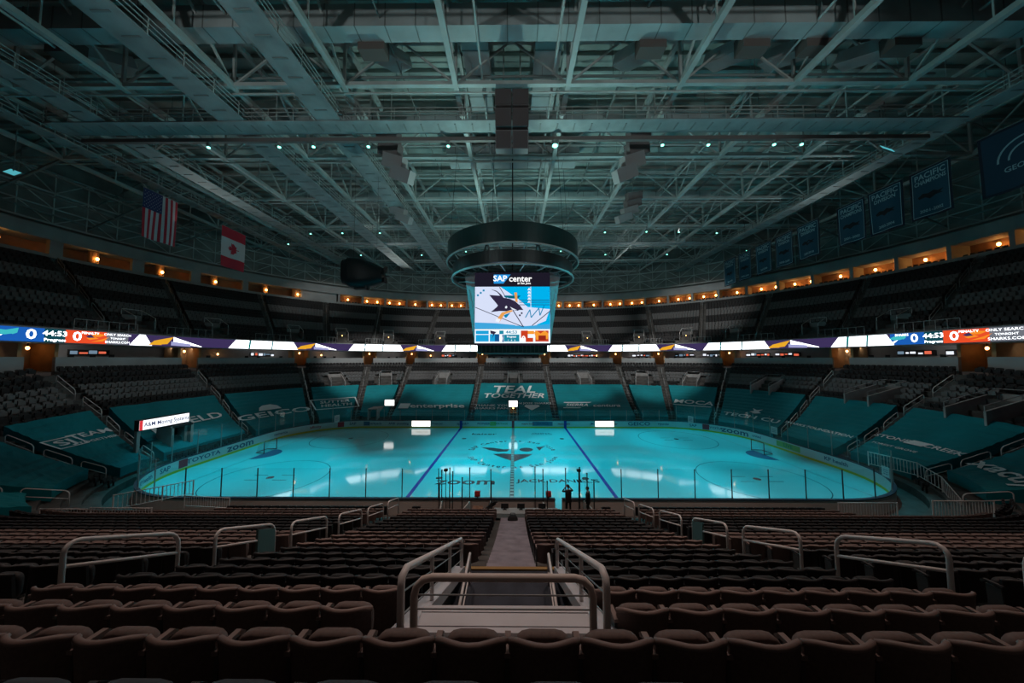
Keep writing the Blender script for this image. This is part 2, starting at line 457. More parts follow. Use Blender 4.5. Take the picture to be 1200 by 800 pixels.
# ================================================================== STANDS (structure)
def apron():
    m = MB(); n = 160
    a = [V((*pt(.16, 4 * i / n), .0)) for i in range(n + 1)]; b = [V((*pt(2.0, 4 * i / n), .0)) for i in range(n + 1)]
    m.grid([a, b]); o = m.build('floor', CONC); tag(o, 'dark concrete walkway floor around the rink boards', 'floor', kind='structure')
apron()
def lower_tier():
    m = MB(); n = 240
    def curve(t, zt):
        out = []
        for i in range(n + 1):
            x, y = pt(t, 4 * i / n); out.append(V((x, y, zst(zt, y))))
        return out
    prev = [V((*pt(1.65, 4 * i / n), 0)) for i in range(n + 1)]
    for i in range(20):
        t0 = ROW(i) - .45; t1 = t0 + .85
        a, b = curve(t0, ROW(i)), curve(t1, ROW(i))
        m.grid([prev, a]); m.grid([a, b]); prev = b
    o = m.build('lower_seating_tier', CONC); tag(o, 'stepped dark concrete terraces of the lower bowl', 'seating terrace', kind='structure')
    # the four rows above, only on the near side
    m = MB(); prev = None
    for i in range(20, 24):
        t0 = ROW(i) - .45; t1 = t0 + .85; qs = [1.45 + 1.1 * k / 60 for k in range(61)]
        z = znear(ROW(i)); a = [V((*pt(t0, q), z)) for q in qs]; b = [V((*pt(t1, q), z)) for q in qs]
        p0 = [V((v.x, v.y, znear(ROW(i - 1)))) for v in a]
        m.grid([p0, a]); m.grid([a, b])
    o = m.build('rear_seating_tier', CONC); tag(o, 'topmost dark terraces under the nearest seat rows', 'seating terrace', kind='structure')
lower_tier()
def sweep(name, prof, mats, label, cat, q0=-1.42, q1=1.42, n=150, gaps=(), yz=False, mids=None):
    m = MB()
    for j in range(len(prof) - 1):
        m.cur = mids[j] if mids else 0
        (ta, za), (tb, zb) = prof[j], prof[j + 1]
        m.grid([[V((*pt(t, q0 + (q1 - q0) * i / n), z)) for i in range(n + 1)] for t, z in ((ta, za), (tb, zb))])
    o = m.build(name, mats); tag(o, label, cat, kind='structure'); return o

# loge level: parapet broken at the aisle heads, floor, back wall, soffit
KS = [-6, -5, -4, -3, -2, -1, 1, 2, 3, 4, 5, 6]
def dq(m, t): return m / QL(t)
par = []
bounds = [-1.42] + [ql(k, 18.9) for k in KS] + [1.42]
for j in range(len(bounds) - 1):
    t = 18.9
    a = bounds[j] + dq(.9, t); b = bounds[j + 1] - dq(.9, t)
    m = MB(); n = 14
    qs = [a + (b - a) * i / n for i in range(n + 1)]
    for (ta, za), (tb, zb) in (((18.9, 8.3), (18.9, 10.45)), ((18.9, 10.45), (19.2, 10.45)), ((19.2, 10.45), (19.2, 8.6))):
        m.grid([[V((*pt(tt, q), z)) for q in qs] for tt, z in ((ta, za), (tb, zb))])
    for q in (a, b):
        m.add([V((*pt(18.9, q), 8.3)), V((*pt(19.2, q), 8.3)), V((*pt(19.2, q), 10.45)), V((*pt(18.9, q), 10.45))], [(0, 1, 2, 3)])
    o = m.build('loge_parapet', WALLG); tag(o, 'grey parapet wall under the LED ribbon, %s from the left' % nth(j), 'parapet', 'loge parapets', 'structure')
sweep('loge_floor', [(18.45, 9.0), (23.5, 9.2)], [CONC], 'dark floor behind the loge parapet', 'floor')
sweep('loge_back_wall', [(23.2, 9.2), (23.2, 12.2)], [mat('loge wall', (.34, .34, .35), .7, var=.3, scale=.3)], 'dark grey back wall of the loge level', 'wall')
sweep('ribbon_fascia', [(23.4, 11.8), (18.35, 11.75), (18.2, 11.75), (18.2, 13.25), (18.75, 13.25)], [STEEL_D], 'dark fascia edge of the upper deck behind the LED ribbon', 'fascia')

# upper deck
def upper_tier():
    m = MB(); q0, q1, n = -1.42, 1.42, 150
    prev = [V((*pt(18.6, q0 + (q1 - q0) * i / n), 12.9)) for i in range(n + 1)]
    for i in range(17):
        t0 = 18.75 + .85 * i; z = zup(t0)
        a = [V((*pt(t0, q0 + (q1 - q0) * k / n), z)) for k in range(n + 1)]; b = [V((*pt(t0 + .85, q0 + (q1 - q0) * k / n), z)) for k in range(n + 1)]
        m.grid([prev, a]); m.grid([a, b]); prev = b
    m.grid([prev, [V((v.x, v.y, v.z + .9)) for v in prev]])
    o = m.build('upper_seating_tier', CONC); tag(o, 'steep stepped concrete terraces of the upper deck', 'seating terrace', kind='structure')
upper_tier()
# suites and concourse on top of the upper deck
TS = 33.2
sweep('suite_ledge', [(TS, 22.2), (TS, 23.35), (TS + .4, 23.35), (TS + .4, 22.6), (TS + 4, 22.6)], [WALLG], 'grey ledge along the back of the upper deck', 'ledge')
sweep('wall_rear', [(TS + 3.6, 22.6), (TS + 3.6, 25.6)], [mat('suite back wall', (.36, .19, .10), .7, var=.4, scale=.4)], 'brown rear wall of the suites', 'wall')
sweep('suite_fascia', [(TS + 3.7, 25.3), (TS, 25.2), (TS - .3, 25.1), (TS - .3, 26.7), (TS + .2, 26.9), (TS + 2.5, 27.3)], [WALLG, WALLG], 'pale grey fascia band above the suites', 'fascia')
sweep('wall_upper', [(TS + 2.5, 27.2), (TS + 2.5, 38)], [WALLD], 'dark wall between the suites and the roof', 'wall')

# suite piers and lamps
LAMP = glow('warm lamp', (1.0, .42, .10), 26)
LAMPS = glow('small warm lamp', (1.0, .45, .14), 9)
def lamp_sphere(name, p, r, parent=None, mtl=None):
    m = MB(); n = 10
    rows = [[V((p[0] + r * math.sin(PI * j / 6) * math.cos(2 * PI * i / n), p[1] + r * math.sin(PI * j / 6) * math.sin(2 * PI * i / n), p[2] + r * math.cos(PI * j / 6) * 1.3)) for i in range(n + 1)] for j in range(7)]
    m.grid(rows); return m.build(name, mtl or LAMP, parent, smooth=True)
def oriented(t, q):
    n, d = inward(t, q); p = pt(t, q); return V((p[0], p[1], 0)), n, d
BAY = 5.0
Ls = QL(TS); nb = 0
qs = -.5
piers = []
while qs < 1.36:
    piers.append(qs); qs += BAY / Ls
SU = MB()
for j, q in enumerate(piers):
    p, n, d = oriented(TS, q)
    M = Matrix((d, n, V((0, 0, 1)))).transposed()
    m = MB(); m.box(p + V((0, 0, 24.2)) - n * .3, (.42, .7, 2.0), M=M); m.box(p + V((0, 0, 24.2)) - n * 2.0, (.14, 3.2, 2.9), M=M)
    o = m.build('suite_pier', WALLG); tag(o, 'grey pier between lit suites, %s from the left' % nth(j), 'pier', 'suite piers', 'structure')
    if j == len(piers) - 1: break
    q2 = q + BAY * .5 / Ls
    for e in ((.3, .75) if j % 3 else (.5,)):
        qq = q + BAY * e / Ls; p, n, d = oriented(TS + 2.9, qq)
        L = empty('suite_lamp', p + V((0, 0, 24.6)), 'amber wall lamp glowing in the suite, %s lamp from the left' % nth(nb), 'wall lamp', 'amber suite lamps'); nb += 1
        lamp_sphere('lamp_globe', p + V((0, 0, 24.55)), .17, L)
        m = MB(); m.box(p + V((0, 0, 24.2)) - n * .3, (.16, .5, .2)); m.build('lamp_bracket', BLACK, L)
# suite seating silhouettes: dark counter with stools, one per bay
for j, q in enumerate(piers[:-1]):
    m = MB()
    p, n, d = oriented(TS + .7, q + BAY * .5 / Ls)
    M = Matrix((d, n, V((0, 0, 1)))).transposed()
    m.box(p + V((0, 0, 23.1)), (4.3, .4, .7), M=M)
    for k in range(7):
        c = p + d * (-1.9 + k * .63) - n * .6
        m.box(c + V((0, 0, 23.55)), (.42, .08, .5 + .12 * (k % 2)), M=M); m.box(c + V((0, 0, 22.95)), (.06, .06, .7), M=M)
    o = m.build('suite_counter', BLACK); tag(o, 'dark counter with seat backs at the front of suite, %s bay from the left' % nth(j), 'counter', 'suite counters')
# left side: open concourse with grey wall panels and amber columns
nwall = 0
for q0, q1 in ((-.585, -.505), (-.70, -.69), (-.785, -.77), (-.865, -.85), (-.955, -.942), (-1.05, -1.035), (-1.13, -1.118)):
    m = MB()
    for t0, t1 in ((TS + .3, TS + .3),):
        qq = [q0 + (q1 - q0) * i / 6 for i in range(7)]
        m.grid([[V((*pt(TS + .3, a), z)) for a in qq] for z in (23.2, 25.5)])
        m.grid([[V((*pt(TS + .9, a), z)) for a in qq] for z in (23.2, 25.5)])
        for a in (q0, q1): m.add([V((*pt(TS + .3, a), 23.2)), V((*pt(TS + .9, a), 23.2)), V((*pt(TS + .9, a), 25.5)), V((*pt(TS + .3, a), 25.5))], [(0, 1, 2, 3)])
    o = m.build('concourse_pillar', WALLG); tag(o, 'grey concourse wall pillar at the top left, %s from the far suites' % nth(nwall), 'pillar', 'concourse pillars', 'structure'); nwall += 1
for j, q in enumerate((-.592, -.655, -.745, -.825, -.905, -1.0, -1.08, -1.16)):
    p, n, d = oriented(TS + 1.3, q)
    L = empty('amber_column', p + V((0, 0, 22.6)), 'amber lit column on the left upper concourse, %s from the far suites' % nth(j), 'column', 'amber concourse columns')
    m = MB(); r = .85 if j == 0 else .5; m.cyl(p + V((0, 0, 22.6)), p + V((0, 0, 25.3)), r, 16); m.build('shaft', WARMW, L, smooth=False)
    lamp_sphere('lamp_globe', p + n * (r + .3) + V((0, 0, 24.1 if j else 24.0)), .16, L)
    m = MB(); m.bar(p + n * r + V((0, 0, 24.0)), p + n * (r + .3) + V((0, 0, 24.0)), .08); m.build('lamp_bracket', BLACK, L)

# loge: warm boxes at aisle heads, wall screens
AISLE_NAME = {1: 'first', 2: 'second', 3: 'third', 4: 'fourth', 5: 'fifth', 6: 'sixth', 7: 'seventh', 8: 'eighth', 9: 'ninth'}
sidew = lambda k: 'left' if k < 0 else 'right'
for k in KS:
    q = ql(k, 20.5); p, n, d = oriented(20.6, q)
    M = Matrix((d, n, V((0, 0, 1)))).transposed()
    e = empty('aisle_entrance', p + V((0, 0, 9.1)), 'amber lit entrance box at the head of the %s aisle %s of centre' % (AISLE_NAME[abs(k)], sidew(k)), 'entrance', 'aisle entrances', kind='structure')
    m = MB()
    for s in (-1, 1): m.box(p + d * s * 1.15 + V((0, 0, 10.4)), (.25, 2.6, 2.7), M=M)
    m.box(p - n * 1.2 + V((0, 0, 10.4)), (2.2, .2, 2.7), M=M)
    m.build('entrance_wall', WARMW, e)
    lamp_sphere('lamp_globe', p + n * .2 + V((0, 0, 11.3)), .13, e, LAMPS)
    m = MB(); m.cyl(p + n * .2 + V((0, 0, 11.4)), p + n * .2 + V((0, 0, 11.8)), .05, 8); m.build('lamp_stem', BLACK, e)
SCR = [glow('screen white', (.85, .9, 1), 1.0), glow('screen red', (.8, .15, .08), .9), glow('screen dim', (.3, .45, .6), .5)]
random.seed(3)
ns = 0
for q in [-1.12, -.985, -.9, -.71, -.62, -.49, -.44, -.31, -.21, .2, .245, .33, .40, .52, .59, .69, .75, .88, .95, 1.01]:
    if min(abs(q - ql(k, 20.5)) for k in KS) * QL(21) < 2.2: continue
    p, n, d = oriented(23.0, q); M = Matrix((d, n, V((0, 0, 1)))).transposed()
    e = empty('wall_screen', p + V((0, 0, 10.9)), 'small lit screen strip on the loge back wall, %s from the left' % nth(ns), 'screen', 'loge wall screens'); ns += 1
    m = MB(); m.box(p + V((0, 0, 11.0)), (3.4, .12, .62), M=M); m.build('screen_case', BLACK, e)
    x = -1.6
    while x < 1.4:
        m = MB(); w = random.uniform(.2, .7); m.cur = random.choice((0, 0, 1, 2))
        c = p + n * .09 + d * (x + w / 2) + V((0, 0, 11.0 + random.uniform(-.08, .08))); h = random.uniform(.15, .42)
        m.box(c, (w, .04, h), M=M); x += w + random.uniform(.05, .3)
        m.build('screen_image', SCR, e)
for j, q in enumerate([-.58, -.27, .27, .45, .65, 1.1, -.8, -1.08]):
    p, n, d = oriented(22.4, q)
    L = empty('loge_lamp', p + V((0, 0, 11.2)), 'small amber pendant lamp in the loge, %s' % ['left of the fourth aisle', 'left of the scoreboard', 'right of the scoreboard', 'right of the third aisle', 'right of the fourth aisle', 'at the right end', 'left of the fifth aisle', 'at the left end'][j], 'pendant lamp')
    lamp_sphere('lamp_globe', p + V((0, 0, 11.0)), .12, L, LAMPS)
    m = MB(); m.cyl(p + V((0, 0, 11.1)), p + V((0, 0, 11.82)), .025, 6); m.build('lamp_cord', BLACK, L)
# stools along the loge parapet
nst = 0
stool_me = None
for j in range(len(bounds) - 1):
    t = 19.7; a, b = bounds[j] + dq(1.8, t), bounds[j + 1] - dq(1.8, t)
    nn = int((b - a) * QL(t) / 1.5)
    for i in range(nn):
        if random.random() < .35: continue
        q = a + (b - a) * (i + .5) / nn; p, n, d = oriented(t, q)
        if stool_me is None:
            m = MB(); m.box((0, 0, .78), (.42, .4, .08)); m.box((0, -.18, 1.5), (.44, .06, .42)); m.box((0, -.17, 1.05), (.3, .04, .6)); m.cyl((0, 0, 0), (0, 0, .78), .05, 8); m.cyl((0, 0, 0), (0, 0, .04), .22, 10)
            stool_me = m.mesh('bar_stool', BLACK)
        o = link('bar_stool', stool_me); o.location = p + V((0, 0, 9.05)); o.rotation_euler = (0, 0, math.atan2(-n.x, n.y))
        tag(o, 'dark high stool behind the loge parapet, %s from the left' % nth(nst), 'stool', 'loge stools') if nst < 59 else tag(o, 'dark high stool behind the far right end of the loge parapet', 'stool', 'loge stools'); nst += 1

# ================================================================== LED RIBBON
ribbon = empty('led_ribbon', (0, 31.2, 12.5), 'continuous LED ribbon display glowing white and purple along the upper deck edge', 'LED ribbon')
ZR0, ZR1, TR = 11.86, 13.12, 18.12
PURP = glow('led purple', (.045, .03, .10), 1); WHT = glow('led white', (.92, .96, 1), 2.6); GOLD = glow('led gold', (.75, .36, .02), 1.1)
LIL = glow('led lilac', (.35, .36, .62), 1.0); TEALG = glow('led teal', (.0, .22, .24), .8); BLUEG = glow('led blue', (.01, .10, .42), 1.1); REDG = glow('led red', (.75, .07, .02), 1.1)
DKT = glow('led dark teal', (.005, .06, .08), 1); GRYG = glow('led grey', (.16, .17, .2), 1.0); CYG = glow('led cyan', (.05, .5, .55), 1.0); ORG = glow('led orange', (.85, .25, .02), 1.1); BLKG = mat('led black', (.01, .01, .015), .4)
def rib(q, v, off=0.0):
    n, d = inward(TR, q); p = pt(TR, q)
    return V((p[0], p[1], ZR0 + (ZR1 - ZR0) * v)) + n * off
m = MB(); nn = 220
qq = [-1.42 + 2.84 * i / nn for i in range(nn + 1)]
m.grid([[rib(q, 0) for q in qq], [rib(q, 1) for q in qq]]); m.build('purple_field', PURP, ribbon)
def rib_poly(nm, mtl, pts, off=.02, seg=6):
    """quad (q at bottom-left, bottom-right, top-right, top-left) following the curve"""
    m = MB(); b0, b1, t1, t0 = pts
    m.grid([[rib(b0[0] + (b1[0] - b0[0]) * i / seg, b0[1] + (b1[1] - b0[1]) * i / seg, off) for i in range(seg + 1)],
            [rib(t0[0] + (t1[0] - t0[0]) * i / seg, t0[1] + (t1[1] - t0[1]) * i / seg, off) for i in range(seg + 1)]])
    return m.build(nm, mtl, ribbon)
LR = QL(TR)
def slab(qa, qb, slits=True):
    s = .9 / LR
    rib_poly('white_slab', WHT, [(qa, 0), (qb + s * .5, 0), (qb - s * .3, 1), (qa + s, 1)])
    if slits:
        for e, w in ((.28, .35), (.62, .28)):
            q = qa + (qb - qa) * e
            rib_poly('teal_slit', TEALG, [(q, .0), (q + w * .6 / LR, 0), (q + w / LR, 1), (q + .1 / LR, 1)], .035, 1)
def swoosh(qa, qb):
    w = qb - qa
    rib_poly('gold_swoosh', GOLD, [(qa, .05), (qa + w * .75, .22), (qb, .95), (qa + w * .2, .5)], .03, 4)
    rib_poly('gold_tip', GOLD, [(qa - w * .05, .1), (qa + w * .5, .1), (qa + w * .6, .55), (qa + w * .2, .45)], .034, 2)
    rib_poly('purple_wing', PURP, [(qa + w * .2, .65), (qa + w * .7, .8), (qa + w * .9, .95), (qa + w * .3, .85)], .04, 2)
def taper(qa, qb):
    rib_poly('white_taper', WHT, [(qa, .35), (qb, .02), (qb, .08), (qa, .95)], .025, 4)
    rib_poly('lilac_taper', LIL, [(qa - .004, .1), (qa + (qb - qa) * .6, .02), (qa + (qb - qa) * .6, .3), (qa - .004, .5)], .03, 3)
W = [(-.814, -.668), (-.53, -.374), (-.243, -.09), (.02, .178), (.318, .468), (.592, .742), (.868, .965)]
for a, b in W:
    slab(a, b)
for a, b in W[:-1]:
    u = .05
    swoosh(b + .004, b + u); taper(b + u, b + u + .055)
slab(-.985, -.957, False); swoosh(-.955, -.915); taper(-.915, -.865)
swoosh(-.60 - .05, -.6 - .01) if False else None
def ribfn(qc, off=.05):
    return lambda x, y: rib(qc + x / LR, .5 + y / (ZR1 - ZR0), off)
def score(q):   # q = edges: blue | clock | red | grey | end
    rib_poly('home_panel', BLUEG, [(q[0], 0), (q[1], 0), (q[1], 1), (q[0], 1)], .02)
    rib_poly('clock_panel', DKT, [(q[1], 0), (q[2], 0), (q[2], 1), (q[1], 1)], .02)
    rib_poly('away_panel', REDG, [(q[2], 0), (q[3], 0), (q[3], 1), (q[2], 1)], .02)
    rib_poly('notice_panel', GRYG, [(q[3], 0), (q[4], 0), (q[4], 1), (q[3], 1)], .02)
    L = LR
    m = MB(); put_text(m, '0', 1.25, ribfn(q[1] - .75 / L), bold=True); put_text(m, '0', 1.25, ribfn(q[2] + .75 / L), bold=True)
    put_text(m, '44:53', .68, ribfn((q[1] + q[2]) / 2), bold=True, dy=.18, sx=1.0); put_text(m, 'Progress', .38, ribfn((q[1] + q[2]) / 2), bold=True, dy=-.42)
    put_text(m, 'SHARKS', .34, ribfn(q[0] + 1.1 / L), bold=True, dy=.45); put_text(m, 'PENALTY', .3, ribfn(q[3] - 1.2 / L), bold=True, dy=.42)
    c = (q[3] + q[4]) / 2
    put_text(m, 'ONLY SEARCH', .34, ribfn(c), dy=.4); put_text(m, 'TONIGHT', .28, ribfn(c)); put_text(m, 'SHARKS.COM', .34, ribfn(c), dy=-.4)
    m.build('score_lettering', WHT, ribbon)
    w = (q[1] - q[0]); f = ribfn(q[1] - 2.0 / LR, .04)
    m = MB()
    for P in ([(-1.5, .1), (-.6, .35), (.3, .3), (.9, .05), (.1, -.1), (-.6, -.1)], [(.1, .3), (1.2, .55), (1.1, .1), (.7, -.05)]): put_poly(m, P, lambda x, y: f(x * .6 - .15, y))
    m.build('home_emblem', CYG, ribbon)
    m = MB(); put_poly(m, [(-1.3, -.55), (-.7, -.2), (-.1, -.1), (-.8, -.5)], lambda x, y: ribfn(q[1] - 2.0 / LR, .045)(x * .6 - .15, y)); m.build('home_emblem_stick', WHT, ribbon)
    g = ribfn(q[2] + 2.1 / LR, .04)
    m = MB()
    for P in ([(-.7, .1), (-.1, .45), (.9, .35), (.3, .1)], [(-.5, -.45), (.5, -.15), (1.2, .15), (.6, -.35)], [(-.9, -.1), (-.1, .05), (.2, -.1), (-.6, -.25)]): put_poly(m, P, lambda x, y: g(x * .8, y))
    m.build('away_emblem', ORG, ribbon)
    m = MB(); put_poly(m, [(-1.0, .12), (-.5, .3), (-.2, .0), (-.7, -.05)], lambda x, y: ribfn(q[2] + 2.1 / LR, .045)(x * .8, y)); m.build('away_emblem_beak', PURP, ribbon)
score((-1.16, -1.083, -1.0625, -1.0165, -.987))
score((.966, 1.0134, 1.0352, 1.0816, 1.1118))

# ================================================================== TARPS OVER THE LOWER SEATS
def hz(t, y): return zst(t, y) + .88
class Sec:
    def __init__(s, k0, k1, t0, t1): s.k0, s.k1, s.t0, s.t1 = k0, k1, t0, t1
    def q(s, u, t):
        a = ql(s.k0, t) + dq(.62, t); b = ql(s.k1, t) - dq(.62, t); return a + (b - a) * u
    def P(s, u, t, h=0):
        x, y = pt(t, s.q(u, t)); return V((x, y, hz(t, y) + h))
COVERED = []
def tarp(k0, k1, t0, t1, label, gap=None):
    s = Sec(k0, k1, t0, t1); COVERED.append((k0, k1, t0, t1))
    rnd = random.Random(k0 * 31 + k1)
    nt, nu = 24, 16
    T = empty('seat_tarp', s.P(.5, t0, -.8), label, 'tarp', 'teal seat tarps')
    spans = [(0, 1)] if not gap else [(0, .5 - gap), (.5 + gap, 1)]
    m = MB()
    for a, b in (spans if gap else [(0, 1)]):
        rows = []
        for i in range(nt + 1):
            t = t0 + (t1 - t0) * i / nt
            row = []
            for j in range(nu + 1):
                u = a + (b - a) * j / nu
                p = s.P(u, t, .05 * math.sin((t - 2.1) / .85 * 2 * PI) * .5 + rnd.uniform(-.025, .025))
                row.append(p)
            rows.append([row[0] - V((0, 0, .8))] + row + [row[-1] - V((0, 0, .8))])
        rows = [[p - V((0, 0, .75)) for p in rows[0]]] + rows + [[p - V((0, 0, .35)) for p in rows[-1]]]
        if gap:   # leave the tunnel notch free in the lowest part
            m.grid(rows[:14])
        else: m.grid(rows)
    if gap:
        rows = []
        for i in range(12, nt + 1):
            t = t0 + (t1 - t0) * i / nt
            row = [s.P(j / nu, t, rnd.uniform(-.02, .02)) for j in range(nu + 1)]
            rows.append([row[0] - V((0, 0, .8))] + row + [row[-1] - V((0, 0, .8))])
        m.grid(rows + [[p - V((0, 0, .35)) for p in rows[-1]]])
    m.build('tarp_sheet', TARP, T, smooth=False)
    return T, s
def tarp_text(T, s, txt, u, t, size, shear=0, sx=1.0, stretch=1.0, bold=True, box=None, poly=None):
    m = MB()
    def f(x, y):
        tt = t + y * .93 * stretch; q = s.q(u, t) + x / QL(t); xx, yy = pt(tt, q)
        return V((xx, yy, hz(tt, yy) + .09))
    if txt: put_text(m, txt, size, f, bold=bold, shear=shear, sx=sx)
    if box:
        w, h, e = box
        for x0, x1, y0, y1 in ((-w, w, h - e, h), (-w, w, -h, -h + e), (-w, -w + e, -h, h), (w - e, w, -h, h)): put_poly(m, [(x0, y0), (x1, y0), (x1, y1), (x0, y1)], f)
    for P in poly or []: put_poly(m, P, f)
    m.build('tarp_lettering', TARPTXT, T)
T, s = tarp(-1, 1, 2.0, 12, 'central teal tarp printed with a slanted two-line slogan above the far tunnel', gap=.075)
tarp_text(T, s, 'TEAL', .5, 9.9, 3.0, shear=.2, sx=1.15, stretch=1.05)
tarp_text(T, s, 'TOGETHER', .5, 8.0, 2.1, shear=.25, sx=1.0)
tarp_text(T, s, 'THANK YOU\nSHARKS FANS', .22, 4.6, .95, sx=1.05)
tarp_text(T, s, 'SAN JOSE SHARKS', .76, 5.7, .8, poly=[[(-1.1, -.5), (1.1, -.5), (1.3, -1.0), (0, -2.3), (-1.3, -1.0)]])
T, s = tarp(-2, -1, 2.0, 11.6, 'teal tarp with block mark and lowercase lettering, left of the central tarp')
tarp_text(T, s, 'enterprise', .56, 4.9, 1.9, sx=1.15, poly=[[(-6.6, -.8), (-4.9, -.8), (-4.3, .8), (-6.0, .8)]])
T, s = tarp(1, 2, 2.0, 11.6, 'teal tarp with two names side by side, right of the central tarp')
tarp_text(T, s, 'centura', .68, 5.1, 1.35, sx=1.1)
tarp_text(T, s, 'SIERRA', .27, 5.2, 1.2, shear=.2, box=None, poly=[[(-2.2, 1.0), (2.4, 1.0), (2.0, .75), (-2.2, .75)], [(-2.2, -1.0), (.6, -1.0), (.8, -.78), (-2.2, -.78)]])
T, s = tarp(-3, -2, 3.2, 11.6, 'narrow plain teal tarp, second left of the central tarp')
T, s = tarp(2, 3, 2.0, 11.6, 'narrow plain teal tarp, second right of the central tarp')
T, s = tarp(-4, -3, 2.0, 12, 'teal tarp with boxed lettering, third block left of centre')
tarp_text(T, s, 'SUTTER\nHEALTH', .5, 6.6, 1.2, shear=.2, box=(3.2, 1.7, .2))
T, s = tarp(3, 4, 2.0, 12, 'teal tarp with underlined white capitals, third block right of centre')
tarp_text(T, s, 'MOCA', .52, 7.0, 1.7, sx=1.1, box=None, poly=[[(-2.7, -.95), (2.7, -.95), (2.7, -1.15), (-2.7, -1.15)]])
T, s = tarp(-5, -4, 2.0, 12, 'teal tarp with wide white capitals under a dome mark, far left corner')
tarp_text(T, s, 'GEICO', .48, 5.6, 2.1, sx=1.5, poly=[[(-1.5, 1.3), (1.3, 1.3), (1.0, 2.3), (.3, 2.8), (-.7, 2.7), (-1.2, 2.2)]])
T, s = tarp(4, 5, 2.0, 12, 'teal tarp with small white emblem at the far right corner')
tarp_text(T, s, 'TECH CU', .5, 4.6, 1.4, sx=1.2, poly=[[(-.7, 1.6), (0, 1.2), (.7, 1.6), (.25, 2.0), (.6, 2.7), (0, 2.3), (-.6, 2.7), (-.25, 2.0)]])
T, s = tarp(-6, -5, 2.6, 12, 'teal tarp with slanted bars beside capitals, behind the left goal')
tarp_text(T, s, 'FIELD', .62, 7.5, 1.9, sx=1.2); tarp_text(T, s, '', .28, 7.2, 1, poly=[[(-1.6, -.9), (-1.0, -.9), (-.8, .9), (-1.4, .9)], [(-.8, -.9), (-.2, -.9), (0, .9), (-.6, .9)], [(0, -.9), (.6, -.9), (.8, .9), (.2, .9)]])
T, s = tarp(5, 6, 2.0, 12, 'teal tarp with a single line of capitals behind the right goal')
tarp_text(T, s, 'SHARKS FOUNDATION', .42, 5.0, .72, sx=1.0)
T, s = tarp(-7, -6, 2.4, 12, 'large teal tarp with boxed initials at the left end')
tarp_text(T, s, 'SJ', .20, 8.0, 1.3, sx=1.15, box=(.9, .85, .12)); tarp_text(T, s, 'TEAM', .66, 8.5, 1.05, sx=.95); tarp_text(T, s, 'TOGETHER', .66, 7.4, .5, sx=.95)
T, s = tarp(6, 7, 2.4, 12, 'large teal tarp with a white block amid its lettering, right end')
tarp_text(T, s, 'STONE', .2, 6.4, .8); tarp_text(T, s, '', .5, 6.4, 1, poly=[[(-.7, -.35), (.5, -.35), (.8, .45), (-.4, .45)]]); tarp_text(T, s, 'CREEK', .8, 6.4, .85); tarp_text(T, s, 'FOREST GROVE', .36, 5.0, .45)
T, s = tarp(-8, -7, 3.8, 13, 'plain teal tarp at the near left corner above the handrails')
T, s = tarp(7, 8, 4.0, 13, 'teal tarp with slanted lowercase lettering at the near right corner')
tarp_text(T, s, 'xactly', .5, 6.0, 1.9, shear=.15, sx=1.1)
T, s = tarp(-9, -8, 4.6, 9.5, 'lowest plain teal tarp at the near left corner')
T, s = tarp(8, 9, 3.0, 9, 'lowest plain teal tarp at the near right corner') if False else (None, None)

# far tunnels with lit signs
def tunnel(x, y0, w, h, depth, label, sign=True, txt=''):
    e = empty('tunnel', (x, y0, 0), label, 'tunnel', kind='structure')
    m = MB()
    for sx in (-1, 1): m.box((x + sx * (w / 2 + .08), y0 + depth / 2, h / 2), (.16, depth, h))
    m.box((x, y0 + depth / 2, h + .08), (w + .32, depth, .16)); m.build('tunnel_frame', CONC_L, e)
    m = MB(); m.box((x, y0 + depth - .1, h / 2), (w, .1, h)); m.box((x, y0 + depth / 2, .03), (w, depth, .06)); m.build('tunnel_back', WARMW, e)
    lamp_sphere('lamp_globe', (x, y0 + depth * .6, h - .35), .11, e)
    m = MB(); m.cyl((x, y0 + depth * .6, h - .25), (x, y0 + depth * .6, h), .04, 6); m.build('lamp_stem', BLACK, e)
    return e
tunnel(0, 15.3, 1.1, 2.6, 4.0, 'narrow amber lit tunnel below the central tarp')
tunnel(-22.1, 15.2, 1.2, 2.3, 3.0, 'dark tunnel below the narrow plain tarp on the left')
def litsign(x, y, z, w, h, label):
    e = empty('lit_sign', (x, y, z - h / 2), label, 'sign', 'lit tunnel signs')
    m = MB(); m.box((x, y + .1, z), (w + .1, .16, h + .1)); m.build('sign_case', BLACK, e)
    m = MB(); m.add([(x - w / 2, y, z - h / 2), (x + w / 2, y, z - h / 2), (x + w / 2, y, z + h / 2), (x - w / 2, y, z + h / 2)], [(0, 1, 2, 3)]); m.build('lit_face', glow('sign white', (1, .98, .95), 2.2), e)
    m = MB(); put_text(m, 'orange county', .16, plane_fn((x, y - .015, z), (1, 0, 0), (0, 0, 1))); m.build('sign_lettering', glow('sign ink', (.5, .3, .08), .8), e)
litsign(0, 15.25, 3.25, 1.35, .95, 'small glowing white sign above the central tunnel')
litsign(-19.6, 15.6, 3.35, 1.5, .9, 'small glowing white sign over the dark tunnel on the left')
